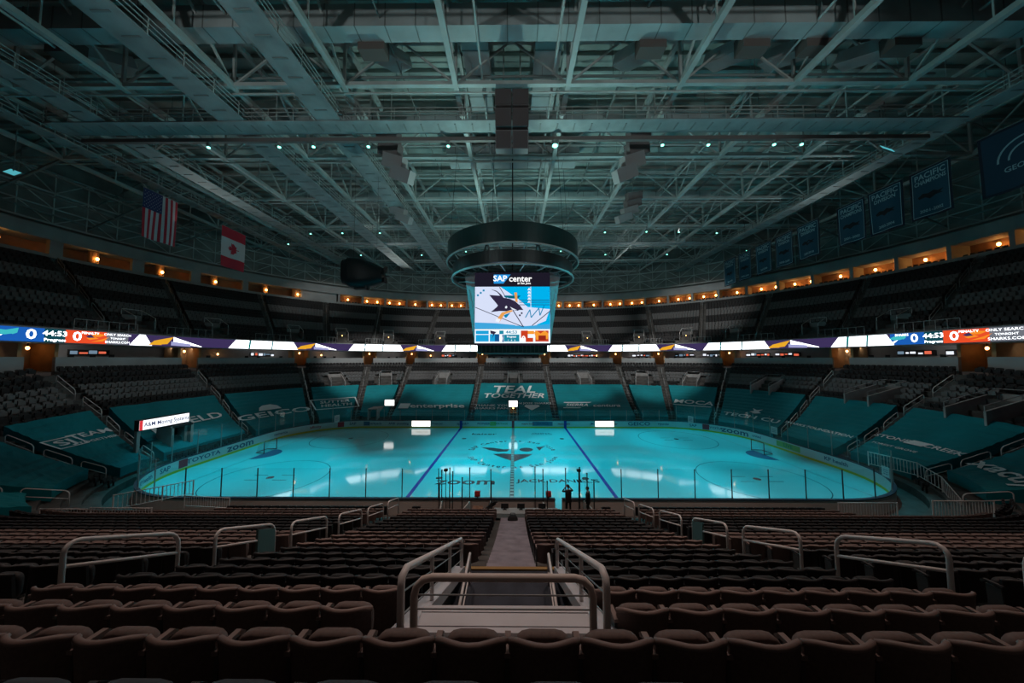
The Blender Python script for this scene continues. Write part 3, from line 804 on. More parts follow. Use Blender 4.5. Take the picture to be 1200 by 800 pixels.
# left end portal with LED sign
e = empty('led_sign', (-32.9, -4.6, 2.2), 'long glowing white sign with a red end over the left end tunnel', 'sign')
SX, SY0, SY1, SZ0, SZ1 = -32.7, -6.7, -2.5, 3.98, 4.82
m = MB(); m.box((SX - .25, (SY0 + SY1) / 2, (SZ0 + SZ1) / 2), (.4, SY1 - SY0 + .1, SZ1 - SZ0 + .1)); m.build('sign_case', BLACK, e)
m = MB()
for y in (SY0 + .1, SY1 - .1): m.box((SX - .3, y, SZ0 / 2), (.25, .25, SZ0))
m.build('sign_posts', CONC_L, e)
m = MB(); m.add([(SX - .04, SY0, SZ0), (SX - .04, SY1, SZ0), (SX - .04, SY1, SZ1), (SX - .04, SY0, SZ1)], [(0, 1, 2, 3)]); m.build('lit_face', glow('sign bright', (.9, .95, 1), 1.5), e)
m = MB(); put_text(m, 'A&M Moving Systems', .52, plane_fn((SX - .02, -4.45, 4.4), (0, 1, 0), (0, 0, 1)), bold=True, sx=.84); m.build('sign_lettering', glow('sign navy', (.03, .04, .12), 1), e)
m = MB(); m.add([(SX - .03, SY0, SZ0), (SX - .03, SY0 + .25, SZ0), (SX - .03, SY0 + .25, SZ1), (SX - .03, SY0, SZ1)], [(0, 1, 2, 3)]); m.build('sign_emblem', glow('sign red', (.7, .04, .05), 1), e)
e = empty('end_tunnel', (-33.3, -3.2, 0), 'dark end tunnel with pale side wall under the long lit sign', 'tunnel', kind='structure')
m = MB(); m.box((-33.3, -2.3, 1.9), (1.5, .25, 3.8)); m.box((-33.3, -4.1, 1.9), (1.5, .2, 3.8)); m.build('tunnel_wall', CONC_L, e)
m = MB(); m.box((-34.0, -3.2, 1.9), (.15, 1.7, 3.8)); m.box((-33.3, -3.2, 3.72), (1.5, 1.9, .2)); m.build('tunnel_lining', BLACK, e)

# ================================================================== HANDRAILS
def handrail(name, p0, p1, h, label, cat='handrail', group=None, r=.032, mtl=None, mid=True, panel=None, round_=.22, midf=.5):
    p0, p1 = V(p0), V(p1); up = V((0, 0, 1)); d = (p1 - p0).normalized(); L = (p1 - p0).length
    e = empty(name, p0, label, cat, group)
    k = min(round_, L * .2, h * .4)
    def arc(c, a, b, n=4): return [c + (a * (1 - math.sin(i * PI / 2 / n)) + b * (1 - math.cos(i * PI / 2 / n))) * k for i in range(n + 1)]
    pts = [p0] + arc(p0 + up * h, -up, d) + arc(p1 + up * h, -d, -up)[0:] + [p1]
    c0 = p0 + up * h; c1 = p1 + up * h
    pts = [p0] + [c0 + (-up) * k * (1 - math.sin(i * PI / 8)) + d * k * (1 - math.cos(i * PI / 8)) for i in range(5)] + \
          [c1 + (-d) * k * (1 - math.sin(i * PI / 8)) + (-up) * k * (1 - math.cos(i * PI / 8)) for i in range(5)] + [p1]
    m = MB(); m.tube(pts, r, 8); m.build('rail_frame', mtl or RAIL, e, smooth=True)
    if mid:
        m = MB(); m.cyl(p0 + up * h * midf, p1 + up * h * midf, r * .8, 8); m.build('middle_rail', mtl or RAIL, e, smooth=True)
    if panel:
        a, b = panel; m = MB()
        x0 = p0 + (p1 - p0) * a; x1 = p0 + (p1 - p0) * b
        w = (x1 - x0); q = MB(); cx = (x0 + x1) / 2 + up * h * .55
        dd = V((w.x, w.y, 0)).normalized()
        m.add([x0 + up * h * .4 - dd.cross(up) * .03, x1 + up * h * .4 - dd.cross(up) * .03, x1 + up * h * .92 - dd.cross(up) * .03, x0 + up * h * .92 - dd.cross(up) * .03,
               x0 + up * h * .4 + dd.cross(up) * .03, x1 + up * h * .4 + dd.cross(up) * .03, x1 + up * h * .92 + dd.cross(up) * .03, x0 + up * h * .92 + dd.cross(up) * .03],
              [(0, 1, 2, 3), (7, 6, 5, 4), (0, 4, 5, 1), (1, 5, 6, 2), (2, 6, 7, 3), (3, 7, 4, 0)])
        m.build('end_panel', TEALP, e)
    return e
for k in (1, 2, 3, 4, 5, 6, 7, 8):
    for sgn in (-1, 1):
        segs = [(3.0, 4.9), (5.6, 7.8), (8.6, 10.8), (11.7, 13.9), (14.8, 17.0)]
        if k >= 7: segs = segs[:4]
        for j, (a, b) in enumerate(segs):
            pa, pb = pt(a, ql(sgn * k, a)), pt(b, ql(sgn * k, b))
            handrail('handrail', (*pa, zst(a, pa[1])), (*pb, zst(b, pb[1])), .98, 'grey steel handrail, %s up the %s aisle %s of centre in the far lower bowl' % (nth(j), AISLE_NAME[k], sidew(sgn)), 'handrail', 'lower bowl aisle handrails', r=.03, mtl=RAIL if k >= 4 else RAIL_D)
NEARR = [(4.94, 6.64), (7.46, 9.3), (10.0, 11.9), (12.7, 14.6), (15.2, 17.0), (17.6, 19.2)]
for sgn in (-1, 1):
    for j, (d0, d1) in enumerate(NEARR):
        P = [(sgn * 6.75, -34.3 + d, znear(21.3 - d)) for d in (d0, d1)]
        pan = (.66, 1.0) if (sgn < 0 and j == 1) or (sgn > 0 and j == 2) else None
        handrail('handrail', P[0], P[1], 1.4, 'white tubular handrail, %s down the near %s aisle among brown seats%s' % (nth(j), sidew(sgn), ', with a teal panel' if pan else ''), 'handrail', 'near aisle handrails', r=.034, panel=pan, midf=.72)
handrail('handrail', (6.75, -34.3 + 3.3, znear(18.0)), (6.75, -34.3 + 4.2, znear(17.1)), 1.4, 'white handrail with large teal panel at the right edge of the view', r=.036, panel=(.08, .97), midf=.72)

# picket fences at the near corners
def fence(pts, h, label, sp=.16):
    pts = [V(p) for p in pts]; up = V((0, 0, 1))
    e = empty('picket_fence', pts[0], label, 'fence', 'white picket fences')
    m = MB(); m.tube([p + up * h for p in pts], .03, 8); m.tube([p + up * .1 for p in pts], .022, 6); m.build('fence_rail', RAIL, e, smooth=True)
    m = MB()
    for a, b in zip(pts, pts[1:]):
        n = max(1, int((b - a).length / sp))
        for i in range(n):
            p = a + (b - a) * (i / n); m.bar(p + up * .1, p + up * h, .02)
    m.build('pickets', RAIL, e)
    m = MB()
    for p in pts: m.cyl(p - up * .05, p + up * (h + .03), .035, 8)
    m.build('fence_post', RAIL, e); return e
fence([(-25.6, -17.0, 1.35), (-23.05, -17.0, 1.35)], .78, 'short white picket fence at the near left rink corner')
fence([(-22.95, -16.9, 1.3), (-19.6, -16.9, 1.3)], .85, 'white picket fence right of the short one, near left rink corner')
fence([(-23.0, -15.9, 1.5), (-21.6, -14.6, 1.5), (-20.4, -13.9, 1.6)], .9, 'sloping white picket fence closest to the left rink corner')
fence([(-20.5, -14.3, 1.0), (-17.4, -14.6, 1.0)], .7, 'low white picket fence against the near left boards')
fence([(19.2, -15.3, .9), (22.6, -15.3, .9)], .95, 'white picket fence at the near right rink corner')
fence([(23.0, -16.6, 1.5), (26.3, -16.6, 1.5)], 1.05, 'tall white picket fence at the right, beside the sloping rail')
fence([(27.6, -9.4, 2.1), (29.8, -10.6, 1.65), (30.2, -11.6, 1.0), (29.2, -13.2, .2)], 1.0, 'curving white stair fence at the right rink corner')
# small white notices on the right fence and on the glass
for x, y, z, w, h, lab in ((28.3, -9.9, 1.75, .75, .75, 'small pale notice board hung on the curving right fence'), (24.6, 9.75, 1.9, .8, .9, 'white notice on the glass at the far right corner'), (-24.6, 9.75, 1.95, .8, .95, 'white notice on the glass at the far left corner'), (30.7, 3.2, 1.9, .9, .8, 'white notice on the glass behind the right goal')):
    e = empty('notice_board', (x, y, z - h / 2), lab, 'notice')
    u = V((-y, x, 0)).normalized() if abs(x) < 30 else V((0, 1, 0))
    n = V((-x, -y, 0)).normalized()
    m = MB(); m.box((x, y, z), (w, .05, h), M=Matrix((u, n, V((0, 0, 1)))).transposed()); m.build('notice_sheet', mat('notice white', (.5, .5, .5), .6), e)
    m = MB()
    for k in range(3): m.box(V((x, y, z + (.2 - .2 * k) * h)) + n * .03, (w * .6, .01, h * .06), M=Matrix((u, n, V((0, 0, 1)))).transposed())
    m.build('notice_print', ADTXT, e)

# concrete vomitories in the lower bowl
VOMS = [(0, 14.0, .0), (-13.2, 14.0, .0), (13.2, 14.0, .0), (-27.0, 14.0, 0), (27.0, 14.0, 0)]
PORT = []
def q_mid(k0, k1, t): return (ql(k0, t) + ql(k1, t)) / 2
plist = [(0, 'at the head of the central tarp'), (q_mid(1, 2, 14), 'above the first tarp right of centre'), (q_mid(-2, -1, 14), 'above the first tarp left of centre'), (q_mid(2, 3, 14), 'third from centre on the right'), (q_mid(-3, -2, 14), 'third from centre on the left'),
         (q_mid(3, 4, 14), 'above the tarp with underlined capitals'), (q_mid(4, 5, 14), 'at the far right corner'), (q_mid(5, 6, 14) + .02, 'above the right goal end'), (q_mid(-4, -3, 14), 'fourth from centre on the left'), (q_mid(6, 7, 14) - .0, 'at the right edge above the big end tarp')]
for q, where in plist:
    tc = 13.7; p, n, d = oriented(tc, q); z = zst(tc, p.y)
    PORT.append((p.x, p.y)); big = abs(q) > .75
    M = Matrix((d, n, V((0, 0, 1)))).transposed()
    e = empty('stand_portal', p + V((0, 0, z - .3)), 'pale concrete entry portal in the dark seats %s' % where, 'portal', 'concrete entry portals', kind='structure')
    w, l = (1.0, 1.6) if not big else (1.1, 2.1)
    m = MB()
    for s in (-1, 1):
        a = p + d * s * w; 
        m.add([a + n * l + V((0, 0, z - 1.2)), a - n * l + V((0, 0, z - .2)), a - n * l + V((0, 0, z + 1.75)), a + n * l + V((0, 0, z + .55)),
               a + n * l + V((0, 0, z - 1.2)) + d * s * .14, a - n * l + V((0, 0, z - .2)) + d * s * .14, a - n * l + V((0, 0, z + 1.75)) + d * s * .14, a + n * l + V((0, 0, z + .55)) + d * s * .14],
              [(0, 1, 2, 3), (7, 6, 5, 4), (3, 2, 6, 7), (0, 3, 7, 4), (1, 5, 6, 2)])
    m.box(p - n * l + V((0, 0, z + .8)), (2 * w + .28, .14, 1.9), M=M)
    m.build('portal_wall', CONC_L, e)
    m = MB(); a, b = p - d * w - n * l, p + d * w - n * l
    m.tube([a + V((0, 0, z + 1.7)), a + V((0, 0, z + 2.15)), b + V((0, 0, z + 2.15)), b + V((0, 0, z + 1.7))], .03, 6)
    for s in (-1, 1):
        g = p + d * s * (w + .07); m.tube([g - n * l + V((0, 0, z + 2.15)), g + n * l + V((0, 0, z + 1.0)), g + n * l + V((0, 0, z + .5))], .03, 6)
    m.build('portal_rail', RAIL_D, e)

# upper deck: aisle rails, front guard rails, entry frames
UL = [((6, 31), (6, 46)), ((18.3, 31), (19.5, 45.4)), ((27.8, 27.8), (32.5, 41.2)), ((34.4, 23), (42, 34.8)), ((39.4, 16.8), (49.7, 26.2)), ((43.2, 7.2), (55.5, 14.5)), ((43.7, -.8), (57.5, 4))]
_uc = {}
def qu(k, t):
    key = (abs(k), round(t, 3))
    if key not in _uc:
        q = qline(t, *UL[abs(k) - 1], 0, 1.45)
        _uc[key] = q if q is not None else 1.4
    return _uc[key] if k > 0 else -_uc[key]
for k in range(1, 8):
    for sgn in (-1, 1):
        sg = sgn * k
        for j, (a, b) in enumerate(((19.6, 22.6), (23.4, 26.2), (27.0, 29.6), (30.2, 32.4))):
            pa, pb = pt(a, qu(sg, a)), pt(b, qu(sg, b))
            handrail('handrail', (*pa, zup(a)), (*pb, zup(b)), .95, 'grey handrail, %s up the %s upper deck aisle %s of centre' % (nth(j), AISLE_NAME[k], sidew(sg)), 'handrail', 'upper deck aisle handrails', r=.03, mtl=RAIL_D)
        # guard rail on the upper deck lip at the aisle foot
        q = qu(sg, 18.4); e = empty('guard_rail', (*pt(18.4, q), 13.25), 'grey guard rail on the upper deck lip, %s aisle %s of centre' % (AISLE_NAME[k], sidew(sg)), 'guard rail', 'upper deck guard rails')
        wd = 5.0 if k >= 5 else 3.0
        m = MB(); qs_ = [q + dq(x, 18.4) for x in [-wd / 2 + wd * i / 6 for i in range(7)]]
        P = [V((*pt(18.4, a), 13.25)) for a in qs_]
        m.tube([p + V((0, 0, 1.05)) for p in P], .03, 6); m.tube([p + V((0, 0, .15)) for p in P], .025, 6)
        m.build('guard_bar', RAIL_D, e)
        for p in P:
            m = MB(); m.cyl(p, p + V((0, 0, 1.05)), .03, 6); m.build('guard_post', RAIL_D, e)
        # entry frame beside the aisle
        s2 = 1 if sg < 0 else -1
        q = qu(sg, 20.4) + s2 * dq(2.6 if k < 5 else 3.4, 20.4); p, n, d = oriented(20.4, q); M = Matrix((d, n, V((0, 0, 1)))).transposed(); z = zup(20.4)
        e = empty('upper_portal', p + V((0, 0, z - .4)), 'railed concrete entry portal beside the %s upper aisle %s of centre' % (AISLE_NAME[k], sidew(sg)), 'portal', 'upper deck portals', kind='structure')
        m = MB(); m.box(p - n * 1.0 + V((0, 0, z + .5)), (1.9, .15, 1.5), M=M)
        for s in (-1, 1): m.box(p + d * s * .95 + V((0, 0, z)), (.14, 2.1, 1.1), M=M)
        m.build('portal_wall', mat('dim concrete', (.2, .19, .185), .8), e)
        m = MB(); a, b = p - d * .95 - n * 1.0 + V((0, 0, z + 1.2)), p + d * .95 - n * 1.0 + V((0, 0, z + 1.2))
        m.tube([a, a + V((0, 0, .7)), b + V((0, 0, .7)), b], .035, 6)
        for s in (-1, 1): g = p + d * s * .95; m.tube([g - n * 1.0 + V((0, 0, z + 1.9)), g + n * 1.0 + V((0, 0, z + .9)), g + n * 1.0 + V((0, 0, z + .3))], .035, 6)
        m.build('portal_rail', RAIL, e)
        if k in (2, 3, 4): lamp_sphere('lamp_globe', p + n * .4 + V((0, 0, z + .35)), .07, e, LAMPS)

# ================================================================== SEATS
SW = .515
def back_rows(n=8, w=.248, z0=.36, z1=.86, th=.04):
    """curved shell, bulging to the rear; returns grid loops front & rear"""
    F_, R_ = [], []
    for j in range(5):
        v = j / 4; z = z0 + (z1 - z0) * v; rf, rr = [], []
        for i in range(n + 1):
            u = -1 + 2 * i / n; x = w * u; y = .12 - .11 * (1 - u * u) - .01 + .035 * (1 - v)
            zz = z - (.035 * abs(u) ** 5 if j == 4 else 0) + (.012 * (1 - u * u) if j == 4 else 0)
            rf.append(V((x, y + th, zz))); rr.append(V((x, y, zz)))
        F_.append(rf); R_.append(rr)
    return F_, R_
def mk_back():
    m = MB(); F_, R_ = back_rows(); m.grid(R_); m.grid([r[::-1] for r in F_])
    for a, b in ((R_[0], F_[0]),): m.grid([b, a])
    m.grid([[r[0] for r in F_], [r[0] for r in R_]]); m.grid([[r[-1] for r in R_], [r[-1] for r in F_]])
    return m
def mk_rim_light():  # paler tube paints the light caught along the top of the back
    m = MB(); F_, R_ = back_rows()
    pts = [(a + b) / 2 for a, b in zip(F_[4], R_[4])]
    m.tube(pts, .023, 6); return m
def mk_pan():
    m = MB(); rows = []
    for (dy, sc) in ((.0, .86), (.0, .97), (.035, 1.0), (.075, .97), (.085, .8)):
        loop = []
        N = 18
        for i in range(N):
            a = 2 * PI * i / N; c, s = math.cos(a), math.sin(a)
            sx = .215 * math.copysign(abs(c) ** .45, c) * sc; sz = .19 * math.copysign(abs(s) ** .55, s) * sc
            loop.append(V((sx, .19 + dy + .10 * (sz + .19) * .4, .60 + sz)))
        rows.append(loop + [loop[0]])
    m.grid(rows); m.poly(rows[0][:-1][::-1]); m.poly(rows[-1][:-1]); return m
def mk_arm():
    m = MB(); m.bar((-SW / 2, .10, .745), (-SW / 2, .30, .735), .045, .03); m.bar((-SW / 2, .29, .737), (-SW / 2, .33, .70), .045, .03); return m
def mk_stand():
    m = MB(); m.bar((-SW / 2, .16, .0), (-SW / 2, .2, .7), .03, .16); m.box((-SW / 2, .17, .02), (.05, .24, .04)); m.bar((-SW / 2, .16, .42), (SW / 2, .16, .40), .03); return m
SM = {}
for nm, f, t in (('brown', BROWN, BROWN_T), ('black', BLACKS, BLACKS_T), ('slate', BLUES, BLACKS_T)):
    SM[nm] = [('backrest', mk_back().mesh('backrest', f, True)), ('painted_rim_light', mk_rim_light().mesh('painted_rim_light', t, True)), ('seat_pan', mk_pan().mesh('seat_pan', f, True)), ('armrest', mk_arm().mesh('armrest', t)), ('standard', mk_stand().mesh('standard', STAND))]
def band_near(i):
    if i >= 21: return 'slate'
    if i >= 18: return 'brown'
    if i >= 13: return 'black'
    if i >= 9: return 'brown'
    if i >= 4: return 'black'
    return 'brown' if i >= 1 else 'black'
PLATX = 1.18
def near_positions():
    """(row, x, y, q, block, ordinal-from-inner-aisle)"""
    out = []
    for i in range(23, -1, -1):
        t = ROW(i); L = QL(t, True)
        if i >= 20:
            n = int(9.9 / SW)
            for j in range(n):
                for sg in (-1, 1):
                    x = .15 + sg * SW * (j + .5)
                    out.append((i, 2 - x / L, sg, 'in', j))
            blocks = []
        else:
            half = PLATX if i >= 13 else .82
            n = int(((9.9 if i == 19 else 6.0) - half) / SW)
            for sg in (-1, 1):
                for j in range(n): out.append((i, 2 - sg * (half + SW * (j + .5)) / L, sg, 'in', j))
        for sg in (-1, 1):       # outer block between the handrail aisle and the corner aisle
            q9 = 2 - (7.4 if i <= 18 else 10.0) / L; q8 = ql(9, t) if i < 20 else 1.5
            n = int((q9 - q8) * L / SW)
            for j in range(max(0, n)):
                q = q9 - SW * (j + .5) / L
                out.append((i, q if sg > 0 else -q, sg, 'out', j))
    return out
cands = []
for i, q, sg, blk, j in near_positions():
    t = ROW(i); p, n, d = oriented(t, q); z = znear(t) if i >= 20 else zst(t, p.y)
    cands.append((i, p, n, z, sg, blk, j))
def shows(c):
    dy = c[1].y + 34.3; dx = abs(c[1].x - .2)
    return dy > 1.0 and dx < 1.66 * dy + .35 and (10.28 - c[3] - .86) / dy < 1.25
ROWN = {21: 'nearest', 20: 'second nearest', 19: 'third nearest', 18: 'fourth nearest', 17: 'fifth nearest', 16: 'sixth nearest', 15: 'seventh nearest', 14: 'eighth nearest', 13: 'ninth nearest', 12: 'tenth nearest', 11: 'eleventh nearest', 10: 'twelfth nearest'}
vis = sorted([c for c in cands if shows(c) and c[0] <= 21], key=lambda c: (c[1] - V((.2, -34.3, 0))).length)[:300]
ids = set(id(c) for c in vis)
for c in vis:
    i, p, n, z, sg, blk, j = c
    col = {'brown': 'brown', 'black': 'black', 'slate': 'dark slate'}[band_near(i)]
    base = 'centre line' if i >= 20 else ('white platform' if i >= 13 else 'centre stairs')
    if blk == 'out': base = 'near %s handrail aisle' % sidew(sg)
    e = empty('stadium_seat', p + V((0, 0, z)), '%s tip-up seat in %s row, %s %s of the %s' % (col, ROWN.get(i, 'farther'), nth(j), sidew(sg), base), 'seat', '%s tip-up seats of the near stand' % col, rz=math.atan2(-n.x, n.y))
    for nm, me in SM[band_near(i)]:
        o = bpy.data.objects.new(nm, me); C.objects.link(o); o.parent = e
# all other seats, too many to count
def far_tpl():
    m = MB()
    rows = []
    for z, y in ((.40, 0), (.84, -.09)):
        rows.append([V((x, y - .04 * (1 - (x / .23) ** 2), z - (.04 if abs(x) > .2 and z > .8 else 0))) for x in (-.235, -.12, .12, .235)])
    m.grid(rows); m.grid([[v + V((0, .06, 0)) for v in r][::-1] for r in rows]); m.grid([rows[1], [v + V((0, .06, 0)) for v in rows[1]]])
    m.box((0, .22, .52), (.42, .09, .36)); m.box((-SW / 2, .12, .56), (.05, .34, .05)); m.box((-SW / 2, .1, .27), (.03, .1, .54)); return m
def near_tpl():
    m = MB(); F_, R_ = back_rows(6)
    F_ = [F_[0], F_[2], F_[4]]; R_ = [R_[0], R_[2], R_[4]]
    m.grid(R_); m.grid([r[::-1] for r in F_]); m.grid([R_[2], F_[2]])
    m.grid([[r[0] for r in F_], [r[0] for r in R_]]); m.grid([[r[-1] for r in R_], [r[-1] for r in F_]])
    m.box((0, .25, .60), (.42, .08, .38)); m.bar((-SW / 2, .10, .745), (-SW / 2, .31, .735), .045, .03); m.box((-SW / 2, .17, .35), (.03, .16, .7)); return m
FT, NT = far_tpl(), near_tpl()
def covered(t, q, y):
    for k0, k1, t0, t1 in COVERED:
        if t0 - .3 <= t <= t1 + .25:
            a, b = ql(k0, t), ql(k1, t)
            if a <= q <= b: return True
    return False
SB = MB()
def put_seat(tpl, p, n, z, mi):
    a = V((n.y, -n.x, 0)); base = len(SB.v)
    for v in tpl.v: SB.v.append((p.x + a.x * v[0] + n.x * v[1], p.y + a.y * v[0] + n.y * v[1], z + v[2]))
    for f in tpl.f: SB.f.append([k + base for k in f]); SB.m.append(mi)
for c in cands:
    if id(c) in ids or c[0] > 21 or (c[0] == 0 and abs(c[1].x) < 5.6): continue
    if (-26.3 < c[1].x < -17.2 and c[1].y > -16.4) or (18.8 < c[1].x < 30 and c[1].y > -17.1): continue
    if c[0] >= 20: continue
    if covered(ROW(c[0]), (inward and 0) or 99, 0): continue
    i, p, n, z = c[:4]
    put_seat(NT, p, n, z, {'brown': 0, 'black': 1, 'slate': 1}[band_near(i)])
KALL = [-9, -8, -7, -6, -5, -4, -3, -2, -1, 1, 2, 3, 4, 5, 6, 7, 8, 9]
for i in range(20):
    t = ROW(i); L = QL(t)
    for k0, k1 in zip(KALL, KALL[1:]):
        a = ql(k0, t) + .62 / L; b = ql(k1, t) - .62 / L
        n_ = int((b - a) * L / SW)
        if n_ <= 0: continue
        for j in range(n_):
            q = a + (b - a) * (j + .5) / n_; p, n, d = oriented(t, q)
            if covered(t, q, p.y): continue
            if any((p.x - x) ** 2 + (p.y - y) ** 2 < 2.0 ** 2 for x, y in PORT): continue
            if abs(p.x) < 1.0 and p.y > 0 and t < 6: continue
            if i < 5 and ((p.x < -32 and -7.4 < p.y < -1.8) or abs(p.x + 21.5) < 2 and p.y > 14 and i < 4): continue
            if i < 3 and p.y < -11: continue
            lo = (14 <= i <= 16)
            put_seat(FT, p, n, zst(t, p.y), 2 if lo else 1)
UALL = [-1.38] + [k for k in (-7, -6, -5, -4, -3, -2, -1, 1, 2, 3, 4, 5, 6, 7)] + [1.38]
for i in range(17):
    t = 19.2 + .85 * i; L = QL(t); z = zup(18.75 + .85 * i)
    ed = [(-1.38 if u == -1.38 else 1.38 if u == 1.38 else qu(u, t)) for u in UALL]
    for a, b in zip(ed, ed[1:]):
        a += .6 / L; b -= .6 / L; n_ = int((b - a) * L / SW)
        for j in range(n_):
            q = a + (b - a) * (j + .5) / n_; p, n, d = oriented(t, q)
            if i < 4 and any(abs((q - (qu(k, 20.4) + (1 if k < 0 else -1) * dq(2.6 if abs(k) < 5 else 3.4, 20.4))) * L) < 1.3 for k in UALL[1:-1]): continue
            put_seat(FT, p, n, z, 2 if i in (4, 5, 6, 10, 11, 12) else 1)
o = SB.build('stadium_seating', [BROWN, BLACKS, GREYS]); tag(o, 'thousands of black, grey and brown tip-up seats filling the distant rows', 'seats', kind='stuff')

# ================================================================== PLATFORM, CENTRE STAIRS
PX = .1
e = empty('viewing_platform', (PX, -31.2, 5.5), 'white planked platform with dark floor at the head of the centre stairs', 'platform', kind='structure')
DX = lambda d: -34.3 + d
m = MB(); m.box((PX, (DX(2.95) + DX(6.5)) / 2, 6.0), (2.0, 3.55, .12)); m.build('platform_floor', mat('dark carpet', (.035, .04, .055), .9, var=.3, scale=3), e)
PLK = mat('white platform plank', (.62, .61, .64), .6, var=.1, scale=2)
for k, (a, b) in enumerate(((3.03, 3.09), (3.105, 3.255), (3.27, 3.35))):
    m = MB(); m.box((PX, DX((a + b) / 2), 7.74), (1.66, b - a, .035)); m.build('plank', PLK, e)
m = MB()
for sx in (-.7, 0, .7): m.box((PX + sx, DX(3.19), 7.70), (.06, .3, .04))
m.build('plank_bearer', BLACK, e)
m = MB()
for s in (-1, 1):
    m.bar((PX + s * .8, DX(2.98), 7.1), (PX + s * .8, DX(2.98), 7.72), .05); m.bar((PX + s * .1, DX(2.98), 7.1), (PX + s * .1, DX(2.98), 7.72), .04)
m.bar((PX - .8, DX(2.98), 7.70), (PX + .8, DX(2.98), 7.70), .06, .05); m.build('plank_frame', RAIL, e)
for s in (-1, 1):
    m = MB(); m.bar((PX + s * .98, DX(2.95), 7.72), (PX + s * .98, DX(6.4), 6.12), .2, .14); m.build('platform_kerb', PLK, e)
    m = MB(); a, b = V((PX + s * 1.09, DX(2.95), 7.6)), V((PX + s * 1.09, DX(6.4), 6.0))
    m.add([a, b, V((b.x, b.y, 5.0)), V((a.x, a.y, 6.3)), a - V((s * .06, 0, 0)), b - V((s * .06, 0, 0)), V((b.x - s * .06, b.y, 5.0)), V((a.x - s * .06, a.y, 6.3))], [(0, 1, 2, 3), (7, 6, 5, 4), (0, 4, 5, 1), (1, 5, 6, 2), (2, 6, 7, 3), (3, 7, 4, 0)]); m.build('platform_side', mat('platform side', (.1, .1, .1), .7), e)
# rails of the platform
g = empty('guard_rail', (PX, DX(2.9), 7.6), 'thick white guard rail across the back of the white platform', 'guard rail')
m = MB(); x0, x1, y, zt, k = PX - .80, PX + .80, DX(2.92), 8.32, .16
m.tube([(x0, y, 7.3), (x0, y, zt - k), (x0 + k * .13, y, zt - k * .5), (x0 + k * .5, y, zt - k * .13), (x0 + k, y, zt), (x1 - k, y, zt), (x1 - k * .5, y, zt - k * .13), (x1 - k * .13, y, zt - k * .5), (x1, y, zt - k), (x1, y, 7.3)], .034, 10); m.build('rail_frame', mat('ivory rail', (.72, .60, .54), .45), g, smooth=True)
for z in (8.05, 8.17):
    m = MB(); m.cyl((x0, y, z), (x1, y, z), .007, 6); m.build('rail_wire', RAIL_D, g)
for s in (-1, 1):
    g = empty('guard_rail', (PX + s * .98, DX(2.95), 7.6), 'sloping white guard rail along the %s side of the white platform' % sidew(s), 'guard rail')
    xx = PX + s * .93; m = MB()
    A0, B0 = V((xx, DX(2.95), 8.36)), V((xx, DX(6.3), 6.78)); dd = (B0 - A0).normalized()
    m.tube([(xx, DX(2.95), 7.3), (xx, DX(2.95), 8.2), (xx, DX(2.97), 8.29), A0 + dd * .16, B0 - dd * .1, (xx, DX(6.3), 6.72), (xx, DX(6.3), 6.1)], .034, 10); m.build('rail_frame', RAIL, g, smooth=True)
    for f in (.33, .66):
        p = A0 + (B0 - A0) * f; m = MB(); m.cyl(p - V((0, 0, .62)), p, .026, 8); m.build('rail_post', RAIL, g)
    for f in (.2, .4):
        m = MB(); m.cyl(A0 - V((0, 0, f)), B0 - V((0, 0, f)), .008, 6); m.build('rail_wire', RAIL_D, g)
    g = empty('grab_post', (PX + s * .72, DX(6.2), 6.05), 'short pale grab post on the %s inner edge of the platform' % sidew(s), 'post')
    m = MB(); m.tube([(PX + s * .72, DX(4.6), 6.05), (PX + s * .72, DX(4.6), 6.6), (PX + s * .74, DX(6.1), 6.62), (PX + s * .74, DX(6.1), 6.05)], .024, 8); m.build('grab_bar', RAIL, g, smooth=True)
    m = MB(); m.cyl((PX + s * .72, DX(4.6), 6.3), (PX + s * .74, DX(6.1), 6.3), .012, 6); m.build('grab_wire', RAIL, g)
# stairs
e = empty('centre_stairs', (PX, DX(12), 1.0), 'pale purple grey stairs running down the centre aisle to the rink', 'stairs', kind='structure')
m = MB(); n_st = 30
for i in range(n_st):
    d0 = 6.5 + (19.3 - 6.5) * i / n_st; d1 = 6.5 + (19.3 - 6.5) * (i + 1) / n_st; z = znear(21.3 - d0) + .12
    m.box((PX, DX((d0 + d1) / 2), z / 2 + .3), (1.42, d1 - d0 + .002, z - .6))
m.build('stair_flight', mat('stair concrete', (.30, .27, .31), .7, var=.25, scale=2), e)
m = MB()
for i in range(0, n_st):
    d0 = 6.5 + (19.3 - 6.5) * i / n_st; m.box((PX, DX(d0 + .03), znear(21.3 - d0) + .126), (1.4, .05, .012))
m.build('stair_nosing', mat('nosing', (.16, .14, .16), .6), e)
m = MB(); m.box((PX, DX(6.53), 6.02), (2.0, .08, .14)); m.build('yellow_nosing', mat('worn yellow', (.35, .2, .06), .7), e)

